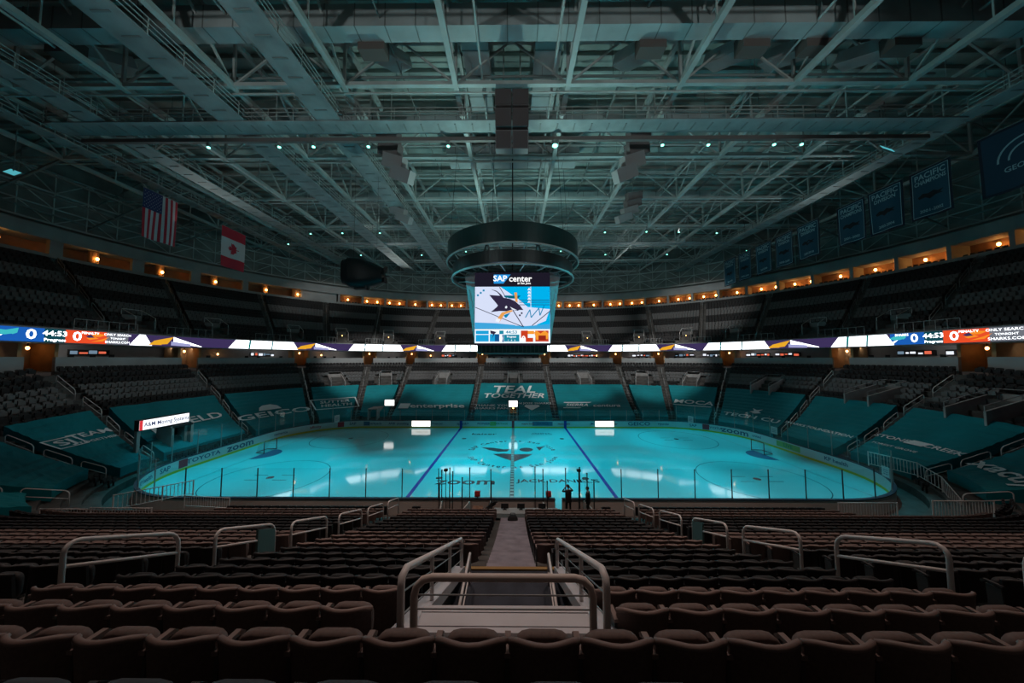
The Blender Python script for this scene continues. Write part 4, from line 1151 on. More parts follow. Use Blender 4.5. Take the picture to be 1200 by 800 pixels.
# ================================================================== RINKSIDE: boxes, table, posts, people
m = MB(); m.box((.25, -13.98, .15), (10.2, 1.6, .3)); o = m.build('penalty_box_floor', CONC); tag(o, 'low raised floor of the penalty boxes behind the near boards', 'floor', kind='structure')
ZB = .3
tb = empty('scorer_table', (.9, -14.6, 0), 'long pale scorer table behind the near boards', 'table')
m = MB(); m.box((.9, -14.6, .98), (3.9, .75, .05)); m.build('table_top', mat('pale table top', (.40, .44, .44), .5), tb)
for x in (-.95, .9, 2.75):
    for y in (-14.3, -14.9):
        m = MB(); m.cyl((x, y, ZB), (x, y, .96), .03, 8); m.build('leg', RAIL_D, tb)
m = MB(); m.box((.9, -14.27, .8), (3.8, .03, .34)); m.build('modesty_panel', BOARDX, tb)
for x, lab in ((-.4, 'left'), (.6, 'middle'), (1.9, 'right')):
    k = empty('monitor', (x, -14.5, 1.0), 'small dark monitor on the scorer table, %s one' % lab, 'monitor', 'scorer monitors')
    m = MB(); m.box((x, -14.45, 1.22), (.46, .05, .28)); m.build('monitor_screen', BLACK, k)
    m = MB(); m.cyl((x, -14.45, 1.0), (x, -14.45, 1.1), .03, 8); m.box((x, -14.45, 1.012), (.22, .16, .02)); m.build('monitor_stand', BLACK, k)
POSTS = [(-4.55, 3.0, -13.4), (-4.35, 2.7, -14.9), (-4.05, 3.1, -13.3), (-3.7, 3.15, -14.1), (-3.0, 3.0, -14.7), (-2.72, 3.15, -13.4), (-1.35, 3.0, -13.3), (-1.2, 2.9, -15),
         (1.55, 3.2, -13.3), (2.05, 3.1, -13.5), (2.2, 2.8, -14.7), (3.55, 3.1, -13.3), (4.45, 3.2, -13.4), (4.75, 3.1, -14.2), (5.05, 2.9, -14.7)]
for j, (x, z, y) in enumerate(POSTS):
    g = empty('glass_post', (x, y, ZB), 'dark upright glass post at the penalty boxes, %s from the left' % nth(j), 'post', 'penalty box posts')
    m = MB(); m.box((x, y, (z + ZB) / 2), (.06, .06, z - ZB)); m.build('post_shaft', STAND, g)
    m = MB(); m.box((x, y, ZB + .02), (.16, .16, .04)); m.box((x, y, z), (.08, .08, .05)); m.build('post_cap', BLACK, g)
for j, (xa, ya, xb, yb, lab) in enumerate(((-4.55, -13.3, -4.35, -14.7, 'far left'), (-2.72, -13.4, -3.0, -14.7, 'second from the left'), (-1.35, -13.3, -1.2, -14.7, 'third from the left'), (2.05, -13.5, 2.2, -14.7, 'fourth from the left'), (4.75, -13.3, 5.05, -14.7, 'far right'))):
    g = empty('box_screen', (xa, ya, 0), 'clear side screen of the penalty boxes, %s' % lab, 'glass screen', 'penalty box screens')
    m = MB(); m.add([(xa, ya, 1.05), (xb, yb, 1.05), (xb, yb, 2.6), (xa, ya, 2.6)], [(0, 1, 2, 3)]); m.build('pane', GLASS, g)
    m = MB(); m.add([(xa - .04, ya, ZB), (xb - .04, yb, ZB), (xb - .04, yb, 1.05), (xa - .04, ya, 1.05), (xa + .04, ya, ZB), (xb + .04, yb, ZB), (xb + .04, yb, 1.05), (xa + .04, ya, 1.05)], [(0, 1, 2, 3), (7, 6, 5, 4), (3, 2, 6, 7), (0, 3, 7, 4), (1, 5, 6, 2)]); m.build('lower_panel', BOARDX, g)
for x, lab in ((-4.3, 'left'), (4.4, 'right')):
    g = empty('camera_post', (x, -13.3, .3), 'small dark camera on a thin post above the %s penalty box' % lab, 'camera', 'post cameras')
    m = MB(); m.box((x, -13.35, 3.0), (.24, .2, .13)); m.build('camera_body', BLACK, g)
    m = MB(); m.cyl((x, -13.25, 3.0), (x, -13.17, 3.0), .045, 10); m.cyl((x, -13.35, .3), (x, -13.35, 2.95), .025, 8); m.build('camera_lens', BLACK, g)
for x, lab in ((-2.25, 'brown lectern left of the table'), (2.45, 'right end of the scorer table')):
    g = empty('penalty_lamp', (x, -13.0, 1.1), 'red lamp box on the near boards by the %s' % lab, 'lamp', 'red penalty lamps')
    m = MB(); m.box((x, -13.06, 1.36), (.36, .2, .34)); m.build('lamp_case', mat('red lamp case', (.5, .02, .03), .4), g)
    m = MB(); m.cyl((x, -13.06, 1.1), (x, -13.06, 1.22), .05, 8); m.build('lamp_foot', BLACK, g)
    m = MB(); m.cyl((x, -13.17, 1.38), (x, -13.2, 1.38), .1, 14); m.build('lamp_lens', mat('red lens', (.75, .05, .04), .2), g)
g = empty('lectern', (-2.05, -14.6, 0), 'brown wooden lectern behind the near boards', 'lectern')
m = MB(); m.box((-2.05, -14.6, .67), (.55, .4, .74)); m.build('lectern_body', WOOD, g)
m = MB(); m.box((-2.05, -14.62, 1.1), (.66, .5, .06), M=Matrix.Rotation(math.radians(14), 3, 'X')); m.build('lectern_top', WOOD, g)
m = MB(); m.box((-2.05, -14.6, .33), (.62, .48, .06)); m.build('lectern_base', WOOD, g)
g = empty('covered_camera', (-1.5, -14.8, 0), 'black draped television camera leaning beside the brown lectern', 'camera')
m = MB(); rows = []
for j in range(9):
    v = j / 8; z = .3 + 1.1 * v; r = .42 * (1 - v) ** .7 + .08; cx = -1.55 + .25 * v
    rows.append([V((cx + (r + .05 * math.sin(5 * a + j)) * math.cos(a), -14.8 + .7 * r * math.sin(a), z + .03 * math.cos(3 * a))) for a in [2 * PI * k / 16 for k in range(17)]])
m.grid(rows); m.poly(rows[-1][:-1]); m.build('cover_cloth', CLOTH, g, smooth=True)
m = MB(); m.bar((-1.32, -14.7, 1.32), (-.98, -14.6, 1.5), .16, .2); m.build('camera_head', BLACK, g)
m = MB(); m.cyl((-.98, -14.6, 1.5), (-.86, -14.57, 1.56), .07, 10); m.build('camera_lens', BLACK, g)
g = empty('stair_bag', (0.08, -15.6, .3), 'small black bag at the foot of the centre stairs', 'bag')
zf = znear(2.6) + .12
m = MB(); rows = []
for j in range(7):
    v = j / 6; s_ = math.sin(PI * (v * .8 + .12)) ** .6
    rows.append([V((PX + .3 * s_ * math.copysign(abs(math.cos(a)) ** .6, math.cos(a)), -15.7 + .2 * s_ * math.copysign(abs(math.sin(a)) ** .6, math.sin(a)), zf + .42 * v)) for a in [2 * PI * k / 16 for k in range(17)]])
m.grid(rows); m.poly(rows[-1][:-1]); m.poly(rows[0][:-1][::-1]); m.build('bag_body', CLOTH, g, smooth=True)
m = MB(); m.tube([(PX - .15, -15.7, zf + .38), (PX - .12, -15.7, zf + .55), (PX + .12, -15.7, zf + .55), (PX + .15, -15.7, zf + .38)], .02, 6); m.build('bag_handle', CLOTH, g)

def skin_mesh(name, joints, bones, mtl, sub=1):
    me = bpy.data.meshes.new(name); me.from_pydata([j[0] for j in joints], bones, [])
    o = bpy.data.objects.new(name, me); C.objects.link(o)
    md = o.modifiers.new('skin', 'SKIN'); md.use_smooth_shade = True
    for i, j in enumerate(joints):
        r = j[1]; me.skin_vertices[0].data[i].radius = (r, r) if not isinstance(r, tuple) else r
    me.skin_vertices[0].data[0].use_root = True
    if sub: o.modifiers.new('sub', 'SUBSURF').levels = sub
    dg = bpy.context.evaluated_depsgraph_get()
    me2 = bpy.data.meshes.new_from_object(o.evaluated_get(dg))
    bpy.data.objects.remove(o); bpy.data.meshes.remove(me)
    me2.materials.clear()
    for m_ in (mtl if isinstance(mtl, list) else [mtl]): me2.materials.append(m_)
    return me2
def person(loc, rz, arms, label, scale=1.0, head_turn=0):
    """standing adult facing local +Y; arms = (left elbow, left wrist, right elbow, right wrist)"""
    e = empty('person', loc, label, 'person', rz=rz)
    J = [((0, 0, .95), (.15, .11)), ((0, .0, 1.12), (.135, .105)), ((0, .01, 1.30), (.165, .115)), ((0, 0, 1.43), (.13, .09)), ((0, .01, 1.50), .058), ((0, .025, 1.57), .06)]
    Bn = [(0, 1), (1, 2), (2, 3), (3, 4), (4, 5)]
    for s in (-1, 1):
        b = len(J)
        J += [((s * .10, 0, .88), .095), ((s * .115, .02, .50), .066), ((s * .12, -.02, .10), .045), ((s * .13, .10, .045), .04), ((s * .135, .19, .035), .03)]
        Bn += [(0, b), (b, b + 1), (b + 1, b + 2), (b + 2, b + 3), (b + 3, b + 4)]
    hands = []
    for s, (el, wr) in ((-1, arms[0:2]), (1, arms[2:4])):
        b = len(J); sh = (s * .19, 0, 1.42)
        J += [(sh, .062), (el, .045), (wr, .032)]
        Bn += [(3, b), (b, b + 1), (b + 1, b + 2)]
        d = (V(wr) - V(el)).normalized(); palm = V(wr) + d * .075
        J.append((tuple(palm), (.036, .018))); Bn.append((b + 2, b + 3)); pb = len(J) - 1
        side = d.cross(V((0, 0, 1)) if abs(d.z) < .9 else V((0, 1, 0))).normalized(); curl = side.cross(d)
        for k in range(4):
            off = side * (-.03 + .02 * k); l = (.075, .085, .08, .062)[k]; b2 = len(J)
            J += [(tuple(palm + off + d * .02), .0095), (tuple(palm + off + d * (.02 + l * .5)), .009), (tuple(palm + off + d * (.02 + l * .9) + curl * .02), .007)]
            Bn += [(pb, b2), (b2, b2 + 1), (b2 + 1, b2 + 2)]
        b2 = len(J); J += [(tuple(palm - side * .045 - d * .03), .011), (tuple(palm - side * .065 + d * .02 + curl * .015), .009)]; Bn += [(pb, b2), (b2, b2 + 1)]
    me = skin_mesh('body', J, Bn, [CLOTH, SKIN], 1)
    for p in me.polygons:
        c = p.center; skin = c.z > 1.49
        for wr in (arms[1], arms[3]):
            if (c - V(wr)).length < .2 and (c - V((0, 0, 1.2))).length > .3 and (c - V(wr)).dot((V(wr) - V(arms[0] if wr == arms[1] else arms[2])).normalized()) > .01: skin = True
        p.material_index = 1 if skin else 0
    # head joined into the same surface object
    bm = bmesh.new(); bm.from_mesh(me)
    r = bmesh.ops.create_uvsphere(bm, u_segments=16, v_segments=12, radius=.1)
    hc = V((0, .03, 1.665)); T = Matrix.Rotation(head_turn, 3, 'Z')
    for v in r['verts']:
        c = v.co; x, y, z = c.x * .78, c.y * .98, c.z * 1.2
        if y > 0 and z < 0: x *= 1 + z * 2.2
        if abs(c.x) < .02 and y > .08 and abs(z + .005) < .035: y += .022
        if y > .06 and abs(z - .015) < .015 and .02 < abs(c.x) < .05: y -= .008
        if y > .05 and abs(z + .055) < .012 and abs(c.x) < .035: y += .005
        v.co = T @ V((x, y, z)) + hc
    for s in (-1, 1):
        r2 = bmesh.ops.create_uvsphere(bm, u_segments=8, v_segments=6, radius=.028)
        for v in r2['verts']: v.co = T @ V((v.co.x * .35 + s * .078, v.co.y * .7 - .005, v.co.z)) + hc
    bm.to_mesh(me); bm.free()
    for p in me.polygons:
        if p.center.z > 1.55: p.material_index = 1
        p.use_smooth = True
    o = bpy.data.objects.new('body', me); C.objects.link(o); o.parent = e
    m = MB(); rows = []
    for j in range(7):
        th = PI * .58 * j / 6
        row = []
        for k in range(17):
            a = 2 * PI * k / 16
            lim = th * (.62 if math.sin(a) > .3 else 1.0)
            p = V((.083 * math.sin(lim) * math.cos(a), .104 * math.sin(lim) * math.sin(a) - .004, .126 * math.cos(lim)))
            row.append(T @ p + hc)
        rows.append(row)
    m.grid(rows); me = m.mesh('hair', HAIR, True); o = bpy.data.objects.new('hair', me); C.objects.link(o); o.parent = e
    # jacket shell: hem and collar
    m = MB(); rows = []
    for z, rx, ry in ((.80, .185, .14), (.95, .19, .145), (1.12, .175, .135), (1.30, .20, .14), (1.43, .16, .11), (1.50, .075, .075)):
        rows.append([V((rx * math.cos(2 * PI * k / 20), ry * math.sin(2 * PI * k / 20), z)) for k in range(21)])
    m.grid(rows); me = m.mesh('jacket', CLOTH, True); o = bpy.data.objects.new('jacket', me); C.objects.link(o); o.parent = e
    for s in (-1, 1):
        m = MB(); rows = []
        for (x, y, z, r_) in ((.12, -.03, .0, .05), (.125, .0, .07, .055), (.12, -.02, .12, .05)): pass
        m.box((s * .13, .06, .045), (.1, .28, .085)); me = m.mesh('shoe', BLACK); o = bpy.data.objects.new('shoe', me); C.objects.link(o); o.parent = e
    e.scale = (scale,) * 3
    return e
m = MB(); m.box((4.2, -14.3, .45), (2.4, .95, .3)); o = m.build('penalty_box_step', CONC); tag(o, 'dark step under the two people at the penalty box', 'step', kind='structure')
person((3.55, -14.35, .6), math.radians(12), ((-.34, .12, 1.36), (-.09, .20, 1.60), (.34, .12, 1.36), (.10, .20, 1.60)), 'person in black by the open board gate, both hands raised to the face', 1.05)
person((4.75, -14.4, .6), math.radians(62), ((-.25, -.03, 1.16), (-.23, .12, .95), (.25, -.03, 1.16), (.24, .1, .93)), 'person in black standing sideways, arms lowered, right of the other', 1.0)

# ================================================================== SCOREBOARD
sb = empty('scoreboard', (0, 0, 11.3), 'large hanging scoreboard with a bright square screen under two dark rings', 'scoreboard')
RINGM = mat('dark teal ring cladding', (.012, .05, .052), .35, var=.2, scale=.5)
MESHG = mat('grey scoreboard mesh', (.42, .37, .39), .6, var=.15, scale=1.5)
def ringband(nm, r, z0, z1, th, mtl, par=sb):
    m = MB(); n = 96
    prof = [(r, z0), (r, z1), (r - th, z1), (r - th, z0), (r, z0)]
    for (ra, za), (rb, zb) in zip(prof, prof[1:]):
        m.grid([[V((rr * math.cos(2 * PI * i / n), rr * math.sin(2 * PI * i / n), zz)) for i in range(n + 1)] for rr, zz in ((ra, za), (rb, zb))])
    return m.build(nm, mtl, par, smooth=False)
ringband('upper_ring', 7.1, 20.75, 22.55, .25, RINGM)
ringband('lower_ring', 6.55, 19.05, 20.2, .25, mat('dark ring', (.015, .03, .033), .4))
def hoop(nm, r, z, tr, mtl):
    m = MB(); m.tube([(r * math.cos(2 * PI * i / 72), r * math.sin(2 * PI * i / 72), z) for i in range(72)], tr, 8, closed=True); return m.build(nm, mtl, sb, smooth=True)
hoop('upper_hoop', 7.15, 20.6, .1, STEEL); hoop('lower_hoop', 6.62, 18.85, .1, STEEL); hoop('inner_hoop', 4.5, 20.5, .08, STEEL_D)
m = MB()
for i in range(16):
    a = 2 * PI * i / 16 + .2
    m.bar((6.9 * math.cos(a), 6.9 * math.sin(a), 20.7), (6.4 * math.cos(a), 6.4 * math.sin(a), 20.15), .08)
    m.bar((3.2 * math.cos(a), 3.2 * math.sin(a), 20.6), (6.9 * math.cos(a), 6.9 * math.sin(a), 20.8), .1)
    m.bar((3.2 * math.cos(a), 3.2 * math.sin(a), 19.0), (6.4 * math.cos(a), 6.4 * math.sin(a), 19.1), .1)
m.build('ring_strut', STEEL, sb)
m = MB()   # roof grid above the screens
for z, h in ((19.0, 3.6), (20.6, 3.4), (22.3, 2.6)):
    for s in (-1, 1):
        m.bar((-h, s * h, z), (h, s * h, z), .14); m.bar((s * h, -h, z), (s * h, h, z), .14)
        m.bar((-h, s * h * .4, z), (h, s * h * .4, z), .1)
for sx in (-1, 1):
    for sy in (-1, 1): m.bar((sx * 3.5, sy * 3.5, 18.8), (sx * 2.6, sy * 2.6, 22.4), .14)
m.build('top_grid', STEEL_D, sb)
W2, ZB0, ZB1 = 3.72, 11.75, 18.8
m = MB()
for sx in (-1, 1):        # flared corner panels
    for sy in (-1, 1):
        m.add([(sx * W2, sy * W2, ZB0), (sx * W2, sy * W2, ZB1), (sx * (W2 + 1.15), sy * (W2 - .9), ZB1), (sx * (W2 + .05), sy * (W2 - .6), ZB0)], [(0, 1, 2, 3)])
    m.add([(sx * (W2 + 1.15), -(W2 - .9), ZB1), (sx * (W2 + 1.15), (W2 - .9), ZB1), (sx * (W2 + .05), W2 - .6, ZB0), (sx * (W2 + .05), -(W2 - .6), ZB0)], [(0, 1, 2, 3)])
m.build('corner_panel', MESHG, sb)
m = MB()
for sx in (-1, 1):
    m.bar((sx * (W2 + .02), -W2 - .05, 14.6), (sx * (W2 + .6), -W2 + .45, 17.2), .06); m.bar((sx * (W2 + .6), -W2 + .45, 17.2), (sx * (W2 + .28), -W2 + .3, 14.2), .05)
m.build('corner_brace', mat('pale brace', (.5, .42, .45), .5), sb)
m = MB(); m.box((0, 0, (ZB0 + ZB1) / 2), (2 * W2 - .1, 2 * W2 - .1, ZB1 - ZB0 - .02)); m.build('screen_core', BLACK, sb)
m = MB(); m.box((0, 0, 11.25), (6.9, 6.9, .86)); m.build('lower_box', mat('dark teal mesh', (.02, .055, .052), .5, var=.5, scale=6), sb)
m = MB()
for x in [-3.4 + .4 * i for i in range(18)]: m.box((x, -3.47, 11.25), (.03, .04, .84))
m.box((0, -3.47, 10.86), (6.9, .06, .08)); m.box((0, -3.47, 11.66), (6.9, .06, .06)); m.build('lower_box_rib', STEEL_D, sb)
K = 2 * W2 / 715.0
def face(cx, cy, off=0.0): return V(((cx - 494.5) * K, -W2 - .01 - off, ZB1 - (cy - 72) * K * 1.005))
def fpoly(nm, P, mtl, off, par=sb):
    m = MB(); m.poly([face(x, y, off) for x, y in P]); return m.build(nm, mtl, par)
def frect(nm, x0, y0, x1, y1, mtl, off, par=sb): return fpoly(nm, [(x0, y1), (x1, y1), (x1, y0), (x0, y0)], mtl, off, par)
def ftext(m, txt, size, cx, cy, off, **k): put_text(m, txt, size, lambda x, y: face(cx, cy, off) + V((x, 0, y)), **k)
G = lambda n, c, s=1.0: glow(n, c, s)
frect('banner_panel', 137, 72, 852, 202, G('banner black', (.012, .010, .02)), .0)
fpoly('banner_logo', [(318, 90), (478, 90), (410, 176), (318, 176)], G('logo blue', (.02, .30, .75)), .015)
m = MB(); ftext(m, 'SAP', .80, 378, 130, .03, bold=True, sx=1.05); ftext(m, 'center', .86, 570, 132, .03, bold=True, sx=1.0); ftext(m, 'at San Jose', .30, 606, 174, .03, bold=True); m.build('banner_lettering', G('banner white', (1, 1, 1), 1.2), sb)
scr = frect('main_screen', 140, 206, 850, 606, G('screen pale', (.62, .68, .86), 1.1), .0)
fpoly('screen_cyan_field', [(380, 206), (850, 206), (850, 606), (700, 560), (640, 420), (560, 330)], G('screen cyan', (.0, .42, .80), 1.05), .012)
fpoly('screen_pale_field', [(560, 330), (640, 400), (850, 420), (810, 530), (700, 575), (520, 575)], G('screen pale', (.62, .68, .86), 1.1), .02)
fpoly('screen_base_field', [(140, 545), (330, 552), (620, 580), (850, 560), (850, 606), (140, 606)], G('screen mid blue', (.05, .38, .72), 1.0), .016)
for i in range(5): fpoly('screen_triangle', [(636, 240 + 30 * i), (670, 240 + 30 * i), (653, 215 + 30 * i)], G('screen white', (.9, .95, 1), 1.1), .03)
frect('screen_stripe', 666, 206, 672, 420, G('screen white', (.9, .95, 1), 1.1), .03)
for y in (332, 352, 376): frect('screen_line', 560, y, 845, y + 6, G('screen ink', (.01, .09, .17), 1), .03)
def fline(nm, pts, w, mtl, off):
    m = MB()
    for (x0, y0), (x1, y1) in zip(pts, pts[1:]):
        L = math.hypot(x1 - x0, y1 - y0); nx, ny = -(y1 - y0) / L * w / 2, (x1 - x0) / L * w / 2
        m.poly([face(x0 + nx, y0 + ny, off), face(x1 + nx, y1 + ny, off), face(x1 - nx, y1 - ny, off), face(x0 - nx, y0 - ny, off)])
    return m.build(nm, mtl, sb)
INKS = G('screen shark ink', (.030, .022, .055), 1)
fline('screen_line', [(142, 402), (590, 585)], 6, INKS, .03); fline('screen_line', [(500, 430), (600, 590)], 8, INKS, .034); fline('screen_line', [(372, 210), (440, 320)], 6, INKS, .03); fline('screen_line', [(680, 575), (848, 440)], 7, INKS, .034)
fpoly('emblem_body', [(285, 228), (345, 246), (388, 280), (412, 312), (470, 322), (520, 345), (565, 385), (598, 428), (560, 428), (545, 436), (490, 425), (440, 440), (375, 438), (290, 448), (345, 402), (358, 385), (330, 350), (275, 285), (345, 290), (378, 292), (350, 258)], INKS, .045)
fpoly('emblem_teal', [(415, 290), (575, 292), (545, 322), (470, 318), (420, 306)], G('screen teal', (.0, .12, .22), 1), .04)
fpoly('emblem_eye', [(425, 398), (438, 388), (448, 398), (440, 414), (428, 412)], G('screen white', (.9, .95, 1), 1.1), .055)
fpoly('emblem_teeth', [(472, 398), (500, 412), (540, 430), (495, 424)], G('screen white', (.9, .95, 1), 1.1), .055)
STK = G('stick orange', (.80, .36, .09), 1.0)
fpoly('emblem_stick', [(512, 262), (538, 262), (545, 360), (522, 345)], STK, .06); fpoly('emblem_stick', [(340, 528), (372, 545), (420, 470), (500, 440), (490, 428), (395, 452)], STK, .058)
fpoly('emblem_stick_tape', [(345, 505), (385, 515), (370, 545), (335, 535)], G('screen white', (.9, .95, 1), 1.1), .065)
fpoly('emblem_fin', [(412, 478), (478, 452), (440, 500), (428, 502)], G('screen blue', (.0, .22, .5), 1), .05)
fline('screen_scribble', [(618, 500), (660, 425), (672, 500), (745, 410), (755, 480), (800, 375)], 9, G('scribble blue', (.0, .25, .48), 1), .04)
for x, y in ((168, 288), (195, 265), (222, 242)): frect('screen_square', x - 9, y - 9, x + 9, y + 9, G('scribble blue', (.0, .25, .48), 1), .03)
for x, y in ((565, 478), (583, 458)): frect('screen_square', x - 8, y - 8, x + 8, y + 8, INKS, .04)
# score strip
frect('score_strip', 140, 608, 850, 740, G('strip white', (.85, .92, .97), 1.1), .0)
for x0, x1, y0, y1, c in ((150, 272, 622, 655, 'b'), (150, 272, 662, 725, 'b'), (282, 330, 655, 725, 'b'), (330, 372, 655, 725, 'd'), (415, 560, 660, 725, 'c'), (372, 412, 622, 655, 'c'), (575, 640, 622, 690, 'r'), (640, 700, 625, 655, 'o'), (620, 690, 690, 728, 'r'), (710, 835, 622, 655, 'r'), (710, 835, 662, 725, 'r'), (400, 412, 660, 730, 'd')):
    frect('score_cell', x0, y0, x1, y1, {'b': G('cell blue', (.01, .33, .65), 1.1), 'd': G('cell navy', (.005, .10, .30), 1), 'c': G('cell teal', (.01, .25, .38), 1), 'r': G('cell red', (.60, .05, .015), 1.0), 'o': G('cell orange', (.85, .3, .03), 1.1)}[c], .012)
fpoly('away_emblem', [(700, 640), (720, 620), (760, 650), (800, 622), (835, 650), (830, 700), (720, 710)], G('cell orange', (.85, .3, .03), 1.1), .016)
frect('away_emblem_panel', 740, 668, 810, 712, G('cell dark red', (.30, .02, .01), 1), .02)
fpoly('home_emblem', [(285, 620), (345, 635), (330, 650), (300, 700), (315, 655), (290, 650)], INKS, .02)
m = MB(); ftext(m, '44:53', .42, 487, 638, .03, bold=True, sx=1.2)
m.build('clock_lettering', G('clock ink', (.02, .25, .4), 1), sb)
m = MB(); ftext(m, '0', .72, 388, 698, .035, bold=True); ftext(m, '0', .72, 600, 698, .035, bold=True); ftext(m, 'Progress', .26, 487, 680, .03, bold=True); ftext(m, '1    0    2', .2, 487, 713, .03, bold=True); m.build('score_lettering', G('banner white', (1, 1, 1), 1.2), sb)
frect('lower_sill', 140, 742, 850, 762, G('banner black', (.012, .010, .02)), .0)
# the other three faces carry the same programme in a plain form
for a in (PI / 2, PI, -PI / 2):
    R = Matrix.Rotation(a, 3, 'Z')
    for nm, x0, y0, x1, y1, mt in (('banner_panel', 137, 72, 852, 202, 'banner black'), ('main_screen', 140, 206, 850, 606, 'screen pale'), ('score_strip', 140, 608, 850, 740, 'cell blue')):
        m = MB(); m.poly([R @ face(494.5 + (x - 494.5) * .8, y, .03) for x, y in ((x0, y1), (x1, y1), (x1, y0), (x0, y0))]); m.build(nm, MATS[mt], sb)
m = MB(); m.cyl((0, 0, 18.8), (0, 0, 35), .07, 10); m.build('hanging_mast', BLACK, sb)
for i in range(6):
    a = 2 * PI * i / 6 + .26; m = MB(); m.cyl((6.9 * math.cos(a), 6.9 * math.sin(a), 22.5), (6.2 * math.cos(a), 6.2 * math.sin(a), 32.6), .018, 5); m.build('hanging_cable', BLACK, sb)

# ================================================================== ROOF
ZT, ZTOP, ZD = 32.6, 36.4, 37.6
S_ = 9.14
XL = [-4.57 + S_ * k for k in range(-5, 7)]
YL = [-19.14, -10, -.86, 8.28, 17.42, 26.56, 35.7, 44.84]
def ceil():
    m = MB()
    m.add([(-64, -28, ZD), (64, -28, ZD), (64, 52, ZD), (-64, 52, ZD)], [(0, 3, 2, 1)])
    m.cur = 1
    for k in range(52): 
        y = -26 + k * 1.52; m.box((0, y, ZD - .18), (126, .16, .34))
    o = m.build('ceiling', [DECK, mat('roof joist', (.40, .44, .42), .7)]); tag(o, 'dim grey green roof deck with close joists', 'ceiling', kind='structure')
ceil()
rnd = random.Random(5)
for j, x in enumerate(XL):
    m = MB(); y0, y1 = -24, 46
    m.bar((x, y0, ZT), (x, y1, ZT), .40, .40); m.bar((x, y0, ZTOP), (x, y1, ZTOP), .34, .34)
    for k, y in enumerate(YL):
        m.bar((x, y, ZT), (x, y, ZTOP), .2)
        if k + 1 < len(YL):
            ym = (y + YL[k + 1]) / 2
            m.bar((x, y, ZT), (x, ym, ZTOP), .15); m.bar((x, ym, ZTOP), (x, YL[k + 1], ZT), .15); m.bar((x, ym, ZT), (x, ym, ZTOP), .1)
    o = m.build('roof_truss', STEEL); tag(o, 'pale steel roof truss running away from the viewer, %s from the left' % nth(j), 'truss', 'lengthwise roof trusses', 'structure')
for j, y in enumerate(YL):
    m = MB(); m.bar((-58, y, ZT + .05), (58, y, ZT + .05), .34, .3); m.bar((-58, y, ZTOP - .1), (58, y, ZTOP - .1), .3, .3)
    m.bar((-58, y + .5, ZT - .25), (58, y + .5, ZT - .25), .12, .12)
    for k, x in enumerate(XL[:-1]):
        xm = x + S_ / 2
        m.bar((x, y, ZT), (xm, y, ZTOP), .14); m.bar((xm, y, ZTOP), (x + S_, y, ZT), .14)
    o = m.build('roof_truss', STEEL); tag(o, 'pale steel roof truss spanning side to side, %s from the front' % nth(j), 'truss', 'crosswise roof trusses', 'structure')
# secondary sloping bracing near the left and right edges
m = MB()
for s in (-1, 1):
    for y in YL[1:]:
        m.bar((s * 50.3, y, ZT), (s * 60, y, 28.2), .22); m.bar((s * 50.3, y, ZTOP), (s * 60, y, 31), .16); m.bar((s * 55, y, 30.4), (s * 55, y, 34.4), .12)
    for x_, z_ in ((53, 31.4), (56, 30.0), (59, 28.7)): m.bar((s * x_, -20, z_), (s * x_, 46, z_), .2)
o = m.build('eave_bracing', STEEL_D); tag(o, 'dim sloping steel bracing where the roof meets the side walls', 'bracing', kind='structure')
# ring of lattice steel between the suites and the roof
m = MB(); t0, n_ = TS + 1.6, 84; prev = None
for i in range(n_ + 1):
    q = -1.42 + 2.84 * i / n_; p = V((*pt(t0, q), 0)); cur = [p + V((0, 0, z)) for z in (27.6, 29.6, 31.6, 34.2)]
    m.bar(cur[0], cur[3], .1)
    if prev:
        for k in range(4): m.bar(prev[k], cur[k], .2 if k in (0, 2) else .13)
        a = (i % 2)
        m.bar(prev[0 if a else 1], cur[1 if a else 0], .1); m.bar(prev[1 if a else 2], cur[2 if a else 1], .1); m.bar(prev[2 if a else 3], cur[3 if a else 2], .1)
    prev = cur
o = m.build('ring_truss', STEEL); tag(o, 'lattice of pale steel ringing the hall above the suites', 'truss', kind='structure')
# catwalks
def catwalk(x0, y0, x1, y1, z, w, label, rails=True):
    e = empty('catwalk', (x0, y0, z), label, 'catwalk', 'roof catwalks', kind='structure')
    p, q = V((x0, y0, z)), V((x1, y1, z)); d = (q - p).normalized(); s = V((-d.y, d.x, 0)); L = (q - p).length
    m = MB(); m.bar(p, q, w, .1); m.build('catwalk_deck', mat('catwalk deck', (.33, .37, .38), .6, var=.2, scale=.7), e)
    m = MB(); n = int(L / 1.5)
    for i in range(n):
        c = p + d * (i * 1.5); m.bar(c - s * (w * .25) - V((0, 0, .07)), c + s * (w * .25) - V((0, 0, .07)), .12, .05)
    m.build('deck_bearer', STEEL_D, e)
    if rails:
        m = MB()
        for sg in (-1, 1):
            for h in (.4, .75, 1.1): m.bar(p + s * sg * w * .5 + V((0, 0, h)), q + s * sg * w * .5 + V((0, 0, h)), .05)
            for i in range(int(L / 2.2)):
                c = p + d * (i * 2.2) + s * sg * w * .5; m.bar(c, c + V((0, 0, 1.1)), .05)
        m.build('catwalk_railing', STEEL, e)
    m = MB()
    for i in range(int(L / 9.14) + 1):
        for sg in (-1, 1): c = p + d * (i * 9.14) + s * sg * w * .4; m.bar(c, c + V((0, 0, ZT - z)), .06)
    m.build('catwalk_hanger', STEEL_D, e)
catwalk(-24.4, -20, -24.4, 40, 31.0, 2.3, 'pale roof catwalk running away, second from the scoreboard on the left')
catwalk(-15.9, -20, -15.9, 40, 31.0, 2.1, 'pale roof catwalk running away, nearest the scoreboard on the left')
catwalk(-36.4, -20, -36.4, 40, 31.0, 1.9, 'pale roof catwalk running away, third from the scoreboard on the left')
catwalk(-43.0, -20, -43.0, 40, 31.0, 1.4, 'pale roof catwalk running away at the far left')
catwalk(38.9, -20, 38.9, 40, 31.0, 1.6, 'pale roof catwalk running away on the right beside the banners')
